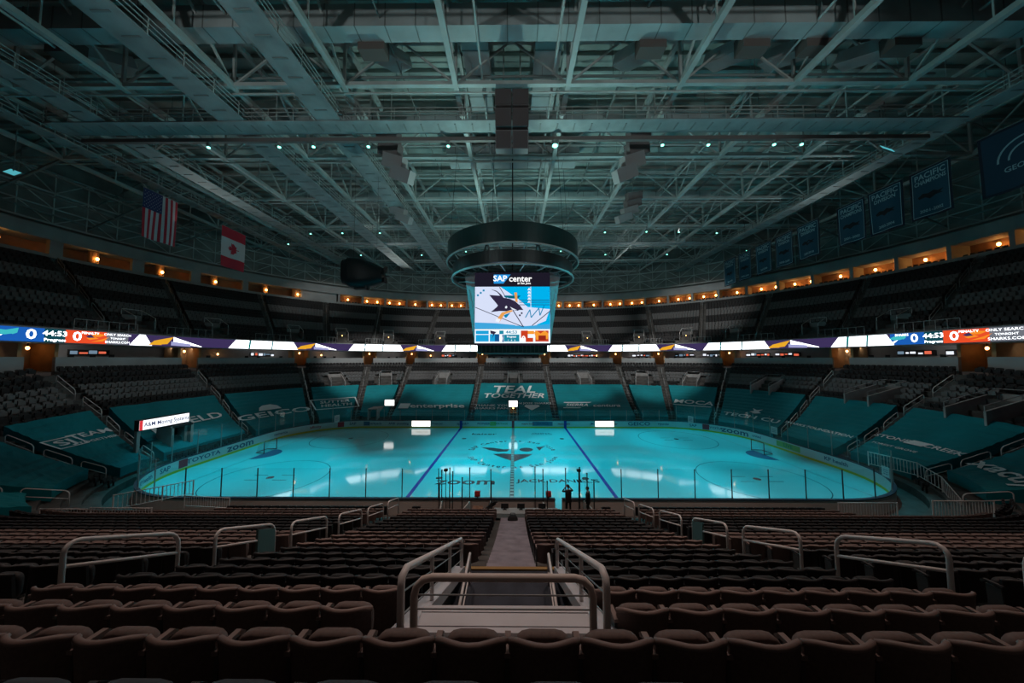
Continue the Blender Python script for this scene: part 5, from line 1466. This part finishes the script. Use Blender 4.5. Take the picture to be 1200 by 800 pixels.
catwalk(-41, -7.6, 39, -7.6, 30.9, 1.6, 'pale roof catwalk crossing from left to right in front of the speakers')
catwalk(-41, 21.5, 39, 21.5, 31.2, 1.3, 'pale roof catwalk crossing from left to right behind the scoreboard')
# main beam under the cross catwalk
m = MB(); m.bar((-40, -6.5, 30.5), (38, -6.5, 30.5), .3, .35); o = m.build('light_beam', mat('lamp beam', (.20, .17, .165), .6)); tag(o, 'long grey beam carrying the green lamps across the roof', 'beam', kind='structure')
# ducts
def duct(p, q, w, h, label, mtl=None, seams=True):
    e = empty('air_duct', p, label, 'duct', 'roof air ducts')
    m = MB(); m.bar(p, q, w, h); m.build('duct_casing', mtl or DUCT, e)
    if seams:
        p, q = V(p), V(q); L = (q - p).length; d = (q - p).normalized()
        for i in range(int(L / 2.2)):
            c = p + d * (1.1 + i * 2.2); m = MB(); m.bar(c - d * .04, c + d * .04, w + .05, h + .05); m.build('duct_seam', STEEL_D, e)
    return e
duct((-52, -12.6, 35.0), (52, -12.6, 35.0), 1.2, 1.7, 'long pale duct crossing the roof nearest the viewer')
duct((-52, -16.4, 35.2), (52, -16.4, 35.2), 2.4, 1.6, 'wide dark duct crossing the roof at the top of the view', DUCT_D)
duct((-2.9, -11.9, 35.3), (-2.9, -4.6, 35.3), 2.1, 1.2, 'pale duct pointing away, left of the roof centre')
duct((2.9, -11.9, 35.3), (2.9, -4.6, 35.3), 2.1, 1.2, 'pale duct pointing away, right of the roof centre')
duct((-30, 12.5, 35.2), (30, 12.5, 35.2), .9, .9, 'long slim duct crossing the roof behind the scoreboard')
duct((-40, -2.4, 35.6), (40, -2.4, 35.6), 1.0, .9, 'long slim duct crossing the roof above the speaker cluster')
duct((-8, 3.5, 35.4), (8, 3.5, 35.4), 3.0, 1.0, 'short broad duct above the scoreboard rings')
nv = 0
for x in (-27.5, -10.6, 10.6, 18.3, 23.0, 29.5, -34.5):
    e = empty('air_vent', (x, -11.3, 34.2), 'box vent hanging from the front roof duct, %s' % ['second from left', 'third from left', 'third from right of centre line', 'fourth one rightwards', 'fifth one rightwards', 'rightmost', 'leftmost'][nv], 'vent', 'roof duct vents'); nv += 1
    m = MB(); m.box((x, -11.6, 34.2), (2.0, 1.0, 1.3)); m.build('vent_box', mat('brown vent', (.16, .125, .115), .7), e)
    m = MB(); m.box((x, -11.05, 34.15), (1.6, .12, .8)); m.build('vent_mouth', BLACK, e)
    m = MB(); m.bar((x, -11.0, 34.6), (x + (1.2 if x < 0 else -1.2), -8.5, 35.8), 1.6, .9); m.build('vent_duct', DUCT, e)
# conduit and sprinkler pipes
np_ = 0
for k in range(22):
    y = -22 + k * 3.1; z = rnd.uniform(33.6, 36.9); x0 = rnd.uniform(-52, -30); x1 = rnd.uniform(28, 52)
    m = MB(); m.cyl((x0, y, z), (x1, y, z), rnd.uniform(.05, .11), 6)
    for i in range(14): xx = x0 + (x1 - x0) * (i + .5) / 14; m.bar((xx, y, z), (xx, y, ZD), .03)
    o = m.build('roof_pipe', STEEL if k % 2 else STEEL_D); tag(o, 'slim pipe crossing under the roof deck, %s from the front' % nth(k), 'pipe', 'crosswise roof pipes', 'structure')
for k in range(16):
    x = -46 + k * 6.1 + rnd.uniform(-1, 1); z = rnd.uniform(33.4, 36.6)
    m = MB(); m.cyl((x, -22, z), (x, 44, z), rnd.uniform(.05, .13), 6)
    for i in range(10): yy = -20 + i * 6.5; m.bar((x, yy, z), (x, yy, ZD), .03)
    o = m.build('roof_pipe', STEEL if k % 3 else STEEL_D); tag(o, 'slim pipe running away under the roof deck, %s from the left' % nth(k), 'pipe', 'lengthwise roof pipes', 'structure')
# loudspeakers
SPK = mat('speaker grey', (.17, .145, .15), .65, var=.12, scale=2); SPKL = mat('speaker pale', (.30, .29, .30), .6)
e = empty('speaker_cluster', (0, -9.1, 32.5), 'big grey speaker cluster of six cabinets hanging at the roof centre', 'speakers')
for cx in (-.71, .71):
    for r in range(3):
        z = 31.85 - r * 1.52; y = -9.1 + r * r * .16
        m = MB(); m.box((cx, y, z), (1.34, 1.1, 1.44), M=Matrix.Rotation(math.radians(r * 7), 3, 'X')); m.build('speaker_cabinet', SPK if r < 2 else SPKL, e)
        m = MB(); m.box(V((cx, y, z)) + Matrix.Rotation(math.radians(r * 7), 3, 'X') @ V((0, -.57, 0)), (1.22, .04, 1.3), M=Matrix.Rotation(math.radians(r * 7), 3, 'X')); m.build('speaker_grille', mat('grille', (.12, .10, .105), .8), e)
m = MB()
for cx in (-.71, .71): m.cyl((cx, -9.1, 32.5), (cx, -9.1, ZD), .06, 6)
m.build('speaker_hanger', STEEL, e)
for n_, (x, y, z0, z1, sg) in enumerate(((-12.3, -4, 32.3, 28.5, -1), (12.5, -4, 32.3, 28.5, 1), (-16.4, 8, 32.6, 29.6, -1), (16.6, 8, 32.6, 29.6, 1))):
    e = empty('line_array', (x, y, z0), 'curved hanging line array speaker, %s' % ['front left of the scoreboard', 'front right of the scoreboard', 'rear left of the scoreboard', 'rear right of the scoreboard'][n_], 'speakers', 'line array speakers')
    for r in range(4):
        f = r / 3; c = V((x + sg * (-1.4 * f * f) * 1.0 + 0, y - .3, z0 - (z0 - z1) * f)); R = Matrix.Rotation(-sg * math.radians(8 + 14 * f), 3, 'Y') @ Matrix.Rotation(math.radians(20), 3, 'X')
        m = MB(); m.box(c, (2.0, 1.3, (z0 - z1) / 3 * .97), M=R); m.build('speaker_cabinet', SPK if r < 2 else SPKL, e)
    m = MB(); m.cyl((x, y, z0), (x, y, ZD), .06, 6); m.build('speaker_hanger', STEEL, e)
# lamps along the beam and around the roof
LENS = glow('green white lamp', (.22, 1.0, .74), 5); LENSC = glow('cyan panel lamp', (.08, .40, .46), 1.0)
LX = [-28.2, -21.6, -18.4, -13.3, -5.9, 3.95, 13.8, 18.0, 24.0, 26.5]
def roof_lamp(p, label, group, r=.16, lens=None):
    e = empty('roof_lamp', p, label, 'lamp', group)
    p = V(p); m = MB(); m.cyl(p + V((0, 0, .05)), p + V((0, 0, .45)), r * 1.25, 10); m.bar(p + V((0, 0, .45)), p + V((0, 0, .9)), .06); m.build('lamp_housing', STEEL_D, e)
    m = MB(); m.cyl(p + V((0, 0, -.02)), p + V((0, 0, .06)), r, 10); m.build('lamp_lens', lens or LENS, e)
    return e
for j, x in enumerate(LX): roof_lamp((x, -6.5, 29.85), 'green white roof lamp on the cross beam, %s from the left' % nth(j), 'beam lamps', .24 if j == 5 else .13)
FL = [(-27.7, 15.2), (-21.6, 15.2), (-33, 15.4), (14.8, 15.2), (21.4, 15.0), (26.7, 15.2), (33, 15.6), (-9, 24), (9, 24), (-18, 26), (18, 26), (-30, 26), (30, 26), (-40, 20), (44, 24)]
for j, (x, y) in enumerate(FL): roof_lamp((x, y, 30.6), 'small far roof lamp glowing green white, %s' % ('lamp %s of the rear rows' % nth(j)), 'rear roof lamps', .12)
for j, (x, y, z, lab) in enumerate(((-37.1, -5.4, 31.4, 'at the upper left by the catwalk'), (35.5, -5.4, 30.1, 'at the upper right above the banners'), (-48.2, -5.4, 28.2, 'at the far left edge'))):
    e = empty('panel_lamp', (x, y, z), 'small tilted cyan panel lamp %s' % lab, 'lamp', 'cyan panel lamps')
    R = Matrix.Rotation(math.radians(20), 3, 'Y') @ Matrix.Rotation(math.radians(-35), 3, 'X')
    m = MB(); m.box((x, y, z), (1.25, .12, .7), M=R); m.build('lamp_case', STEEL_D, e)
    m = MB(); m.box(V((x, y, z)) + R @ V((0, -.08, 0)), (1.15, .03, .6), M=R); m.build('lamp_face', LENSC, e)
    m = MB(); m.bar((x, y, z + .2), (x, y, ZT), .06); m.build('lamp_hanger', STEEL_D, e)

# ================================================================== FLAGS, BANNERS, BLIMP
def cloth(fn, nu=24, nv=16, amp=.07):
    return lambda u, v: None
def hang(name, x, yc, zt, w, h, label, cat, group=None, rz=0.0):
    """a cloth hung in a plane facing the rink; returns (empty, f(u,v,off)) with u 0..1 left to right as seen from the rink, v 0..1 downward"""
    e = empty(name, (x, yc, zt), label, cat, group)
    s = -1 if x < 0 else 1
    d = V((0, 1, 0)) * (1 if x < 0 else -1)
    d = Matrix.Rotation(rz, 3, 'Z') @ d; n = V((-s, 0, 0)); n = Matrix.Rotation(rz, 3, 'Z') @ n
    c = V((x, yc, zt)); ph = yc * .7
    def f(u, v, off=0.0):
        wv = .07 * math.sin(u * 9 + ph + v * 1.5) * (.3 + v) + .05 * math.sin(u * 4 - v * 3 + ph)
        return c + d * ((u - .5) * w * (1 - .03 * v)) - V((0, 0, v * h)) + n * (wv + off)
    m = MB(); m.cyl(c - d * (w / 2 + .1) + V((0, 0, .05)), c + d * (w / 2 + .1) + V((0, 0, .05)), .04, 8)
    for sg in (-.4, .4): m.cyl(c + d * w * sg, V((c.x + d.x * w * sg, c.y + d.y * w * sg, ZT)), .015, 5)
    m.build('hanging_pole', STEEL_D, e)
    return e, f
def patch(mb, f, u0, u1, v0, v1, off=0.0, nu=8, nv=10):
    mb.grid([[f(u0 + (u1 - u0) * i / nu, v0 + (v1 - v0) * j / nv, off) for i in range(nu + 1)] for j in range(nv + 1)])
FR, FW, FB = mat('flag red', (.50, .015, .04), .75), mat('flag white', (.55, .53, .55), .75), mat('flag navy', (.02, .035, .13), .75)
e, f = hang('flag', -40.2, .25, 28.95, 3.5, 5.4, 'Stars and Stripes flag hanging high on the left', 'flag')
m = MB()
for k in range(13):
    m.cur = k % 2
    u0, u1 = k / 13, (k + 1) / 13
    patch(m, f, u0, u1, .4 if u0 < 7 / 13 - .01 else 0, 1, 0, 3, 14)
m.cur = 2; patch(m, f, 0, 7 / 13, 0, .4, 0, 10, 8)
m.build('flag_cloth', [FR, FW, FB], e, smooth=True)
m = MB()
for a in range(9):
    for b in range(6 if a % 2 == 0 else 5):
        v = .03 + .34 * (a + .5) / 9; u = (7 / 13) * ((b + (.5 if a % 2 == 0 else 1.0)) / 6)
        m.poly([f(u + .013 * (1 if i % 2 == 0 else .42) * math.sin(i * PI / 5) * 1.2, v - .009 * (1 if i % 2 == 0 else .42) * math.cos(i * PI / 5), .012) for i in range(10)])
m.build('flag_star', FW, e)
e, f = hang('flag', -40.2, 9.6, 28.75, 3.9, 5.6, 'red and white maple leaf flag hanging on the left', 'flag')
m = MB()
for k, (v0, v1) in enumerate(((0, .26), (.26, .74), (.74, 1))):
    m.cur = k % 2; patch(m, f, 0, 1, v0, v1, 0, 16, 6)
m.build('flag_cloth', [FR, FW], e, smooth=True)
LEAF = [(0, 1), (.16, .66), (.36, .76), (.28, .28), (.52, .5), (.58, .38), (.92, .44), (.8, .16), (.92, .08), (.5, -.28), (.56, -.44), (.06, -.36), (.07, -.8)]
LEAF = LEAF + [(-x, y) for x, y in LEAF[:0:-1]]
m = MB(); m.poly([f(.5 - y * .24, .5 - x * .155, .03) for x, y in LEAF]); m.build('maple_leaf', FR, e)
BN, BNF, BTX = mat('banner navy edge', (.008, .018, .04), .8), mat('banner blue field', (.006, .075, .125), .75), mat('banner print', (.34, .52, .58), .75)
YB = [(61.6, 'PACIFIC\nDIVISION', '2001-2002', 'the farthest, smallest one'), (57.6, 'PACIFIC\nDIVISION', '2003-2004', 'second from the far end'), (53.2, 'PACIFIC\nDIVISION', '2007-2008', 'third from the far end'), (49.1, 'PACIFIC\nDIVISION', '2008-2009', 'fourth from the far end'), (45.0, 'PACIFIC\nDIVISION', '2009-2010', 'fifth from the far end'),
      (39.2, 'PACIFIC\nCHAMPIONS', '2001-2002', 'first after the gap'), (35.5, 'PACIFIC\nDIVISION', '2003-2004', 'second nearest with a broad blue field'), (31.6, 'PACIFIC\nCHAMPIONS', '2001-2002', 'left neighbour of the nearest one')]
def banner(y, top, yr, where):
    e, f = hang('banner', 43.0, y, 30.1, 3.35, 5.2, 'navy division banner in the right row, %s' % where, 'banner', 'division banners')
    m = MB(); patch(m, f, 0, 1, 0, 1, 0, 16, 16); m.build('banner_cloth', BN, e, smooth=True)
    m = MB(); patch(m, f, .07, .93, .05, .95, .012, 14, 14); m.build('banner_field', BNF, e, smooth=True)
    m = MB(); P = lambda cy: (lambda x, y_: f(.5 + x / 3.35, cy - y_ / 5.2, .03))
    a, b = top.split('\n')
    put_text(m, a, .82, P(.15), bold=True, sx=.86); put_text(m, b, .62, P(.27), bold=True, sx=.82 if len(b) < 9 else .72); put_text(m, yr, .42, P(.86), bold=True, sx=.95)
    for u0, u1, v0, v1 in ((.06, .075, .04, .96), (.925, .94, .04, .96), (.06, .94, .04, .05), (.06, .94, .95, .96)): patch(m, f, u0, u1, v0, v1, .02, 8, 10)
    m.build('banner_lettering', BTX, e)
    m = MB(); m.poly([f(.5 + x * .30, .56 - y_ * .13, .03) for x, y_ in ((-1, .1), (-.6, .5), (-.2, .3), (.2, .55), (.5, .25), (1, .3), (.7, -.05), (.95, -.3), (.3, -.25), (-.1, -.6), (-.4, -.2), (-.9, -.25))]); m.build('banner_emblem', mat('banner black emblem', (.006, .01, .016), .8), e)
for d, top, yr, where in YB: banner(-34.3 + d, top, yr, where)
e, f = hang('banner', 43.0, -34.3 + 26.0, 30.35, 4.4, 5.6, 'large navy arena banner at the right edge with a white arched emblem', 'banner')
m = MB(); patch(m, f, 0, 1, 0, 1, 0, 16, 16); m.build('banner_cloth', BN, e, smooth=True)
m = MB(); patch(m, f, .05, .97, .04, .96, .012, 14, 14); m.build('banner_field', mat('banner deep field', (.010, .05, .095), .75), e, smooth=True)
m = MB()
for k in range(2): m.grid([[f(.62 + r_ * math.cos(a), .52 - r_ * .8 * math.sin(a), .03) for a in [PI * i / 16 for i in range(17)]] for r_ in ((.36, .39), (.22, .25))[k]])
put_text(m, 'GEORGE', .62, lambda x, y_: f(.58 + x / 4.4, .66 - y_ / 5.6, .035), bold=True); m.build('banner_lettering', BTX, e)

# blimp
e = empty('blimp', (-16.6, 0, 19.8), 'dark indoor blimp with teal back and fins hanging left of the scoreboard', 'blimp')
m = MB(); rows = []; N = 24
for j in range(15):
    v = j / 14; x = -18.6 + 4.2 * v
    r = 1.62 * min(1, (.72 + 2.2 * v)) if v < .12 else (1.62 * (1 - max(0, (v - .35)) ** 1.7 * 1.15) if v < .99 else .75)
    if j == 0: r = 1.38
    rows.append([V((x, 1.0 * r * .8 * math.copysign(abs(math.cos(a)) ** .55, math.cos(a)), 19.85 - .25 * v + r * math.copysign(abs(math.sin(a)) ** .55, math.sin(a)))) for a in [2 * PI * k / N for k in range(N + 1)]])
m.grid(rows); m.poly(rows[0][:-1]); m.poly(rows[-1][:-1][::-1])
m.build('envelope', mat('black blimp skin', (.003, .009, .011), .5, spec=.25), e, smooth=True)
m = MB()
for a in (.0, PI / 2, PI, 3 * PI / 2):
    c, s = math.cos(a), math.sin(a)
    P = [(-14.9, .5), (-14.2, .95), (-13.9, .9), (-14.1, .2)]
    for t_ in (-.03, .03): m.poly([(x, c * r * .9 + s * t_, 19.6 + s * r + c * t_) for x, r in P])
m.build('tail_fin', BLACK, e)
m = MB(); m.box((-16.9, 0, 18.15), (1.3, .5, .35)); m.cyl((-16.3, .4, 18.2), (-16.1, .4, 18.2), .22, 10); m.cyl((-16.3, -.4, 18.2), (-16.1, -.4, 18.2), .22, 10); m.build('gondola', BLACK, e)
m = MB()
for x in (-17.8, -15.2): m.cyl((x, 0, 21.0), (x, 0, ZT), .012, 5)
m.build('tether', BLACK, e)

# ================================================================== LIGHT
def spot(p, tgt, power, col, angle, blend=.6, size=.3):
    l = bpy.data.lights.new('spot_light', 'SPOT'); l.energy = power; l.color = col; l.spot_size = math.radians(angle); l.spot_blend = blend; l.shadow_soft_size = size
    o = bpy.data.objects.new('spot_light', l); C.objects.link(o); o.location = p
    o.rotation_euler = (V(tgt) - V(p)).to_track_quat('-Z', 'Y').to_euler()
    return o
CY = (.0, .70, .85)
AIMS = [((-24, -8), (-22, -7)), ((-14, -9), (-11, -7)), ((14, -9), (11, -7)), ((24, -8), (22, -7)), ((24, 8), (23, 6)), ((15, 9), (12, 6)), ((-25, 3), (-26, -2)),
        ((-18, -8), (2, -3)), ((18, -8), (-2, -3)), ((18, 9), (-1, 5)), ((-20, 4), (0, 4))]
for (x, y), (tx, ty) in AIMS: spot((x, y, 30.4), (tx, ty, 0), 17000, CY, 38, .7)
def area(p, tgt, power, col, sx, sy):
    l = bpy.data.lights.new('area_light', 'AREA'); l.shape = 'RECTANGLE'; l.size = sx; l.size_y = sy; l.energy = power; l.color = col
    o = bpy.data.objects.new('area_light', l); C.objects.link(o); o.location = p
    o.rotation_euler = (V(tgt) - V(p)).to_track_quat('-Z', 'Y').to_euler(); return o
# warm house lights over the near stand
for x in (-16, -5, 5, 16): spot((x, -21.5, 30.5), (x * 1.1, -22, 3), 4200, (1, .74, .64), 64, .5, .6)
# house lights over the far stand, the upper deck and the ends
for x in (-22, -8, 8, 22): spot((x, 9, 31.8), (x * 1.25, 28, 5), 19000, (1, .98, .95), 40, .6, .5)
for x in (-30, -11, 11, 30): spot((x * .8, 14, 32.0), (x * 1.3, 39 - abs(x) * .2, 18), 7000, (1, .98, .95), 52, .7, .5)
for x in (-18, 18): spot((x, -2, 31.8), (x * 2.25, -2, 6), 3600, (.95, 1, 1), 44, .7, .5)
# fill lights added at upper deck height to brighten the roof
for x, y in ((-40, 4), (40, 4)): area((x, y, 26.5), (x * .2, 2, 36), 120, (.92, 1, .95), 4, 1)
for x, y in ((-26, 34), (26, 34), (0, 40)): area((x, y, 26.5), (x * .2, 2, 36), 240, (.92, 1, .95), 4, 1)
for x in (-20, 20): spot((x, -36, 24), (x * .3, 2, 34.5), 3600, (.90, 1, .98), 74, .6, .5)  # unseen fill behind the camera, added for truss and speaker fronts

# fill spots added out of sight inside the upper ring to lift the roof
for sx in (-1, 1):
    for sy in (-1, 1): spot((sx * 2.6, sy * 2.6, 22.9), (sx * 13, sy * 12, 34.5), 2000, (.60, 1, .92), 110, .7, .3)
# weak fill added under the loge ceiling to brighten its back wall
for q in (-1.12, -1.03, -.88, -.7, -.55, -.4, -.22, .22, .4, .55, .7, .88, 1.0, 1.1):
    p, n, d = oriented(20.6, q); p2 = oriented(23.2, q)[0]
    area(p + V((0, 0, 11.7)), p2 + V((0, 0, 9.8)), 14, (1, .93, .85), 3, .12)

w = bpy.data.worlds.new('world'); bpy.context.scene.world = w; w.use_nodes = True
w.node_tree.nodes['Background'].inputs[0].default_value = (.6, .5, .46, 1); w.node_tree.nodes['Background'].inputs[1].default_value = .032
sc = bpy.context.scene
sc.view_settings.view_transform = 'Standard'; sc.view_settings.look = 'None'; sc.view_settings.gamma = 1; sc.view_settings.exposure = 0; sc.view_settings.use_curve_mapping = False
sc.cycles.use_denoising = True; sc.cycles.max_bounces = 7; sc.cycles.diffuse_bounces = 3; sc.cycles.glossy_bounces = 3; sc.cycles.transparent_max_bounces = 24
sc.cycles.sample_clamp_indirect = 4; sc.cycles.caustics_reflective = False; sc.cycles.caustics_refractive = False
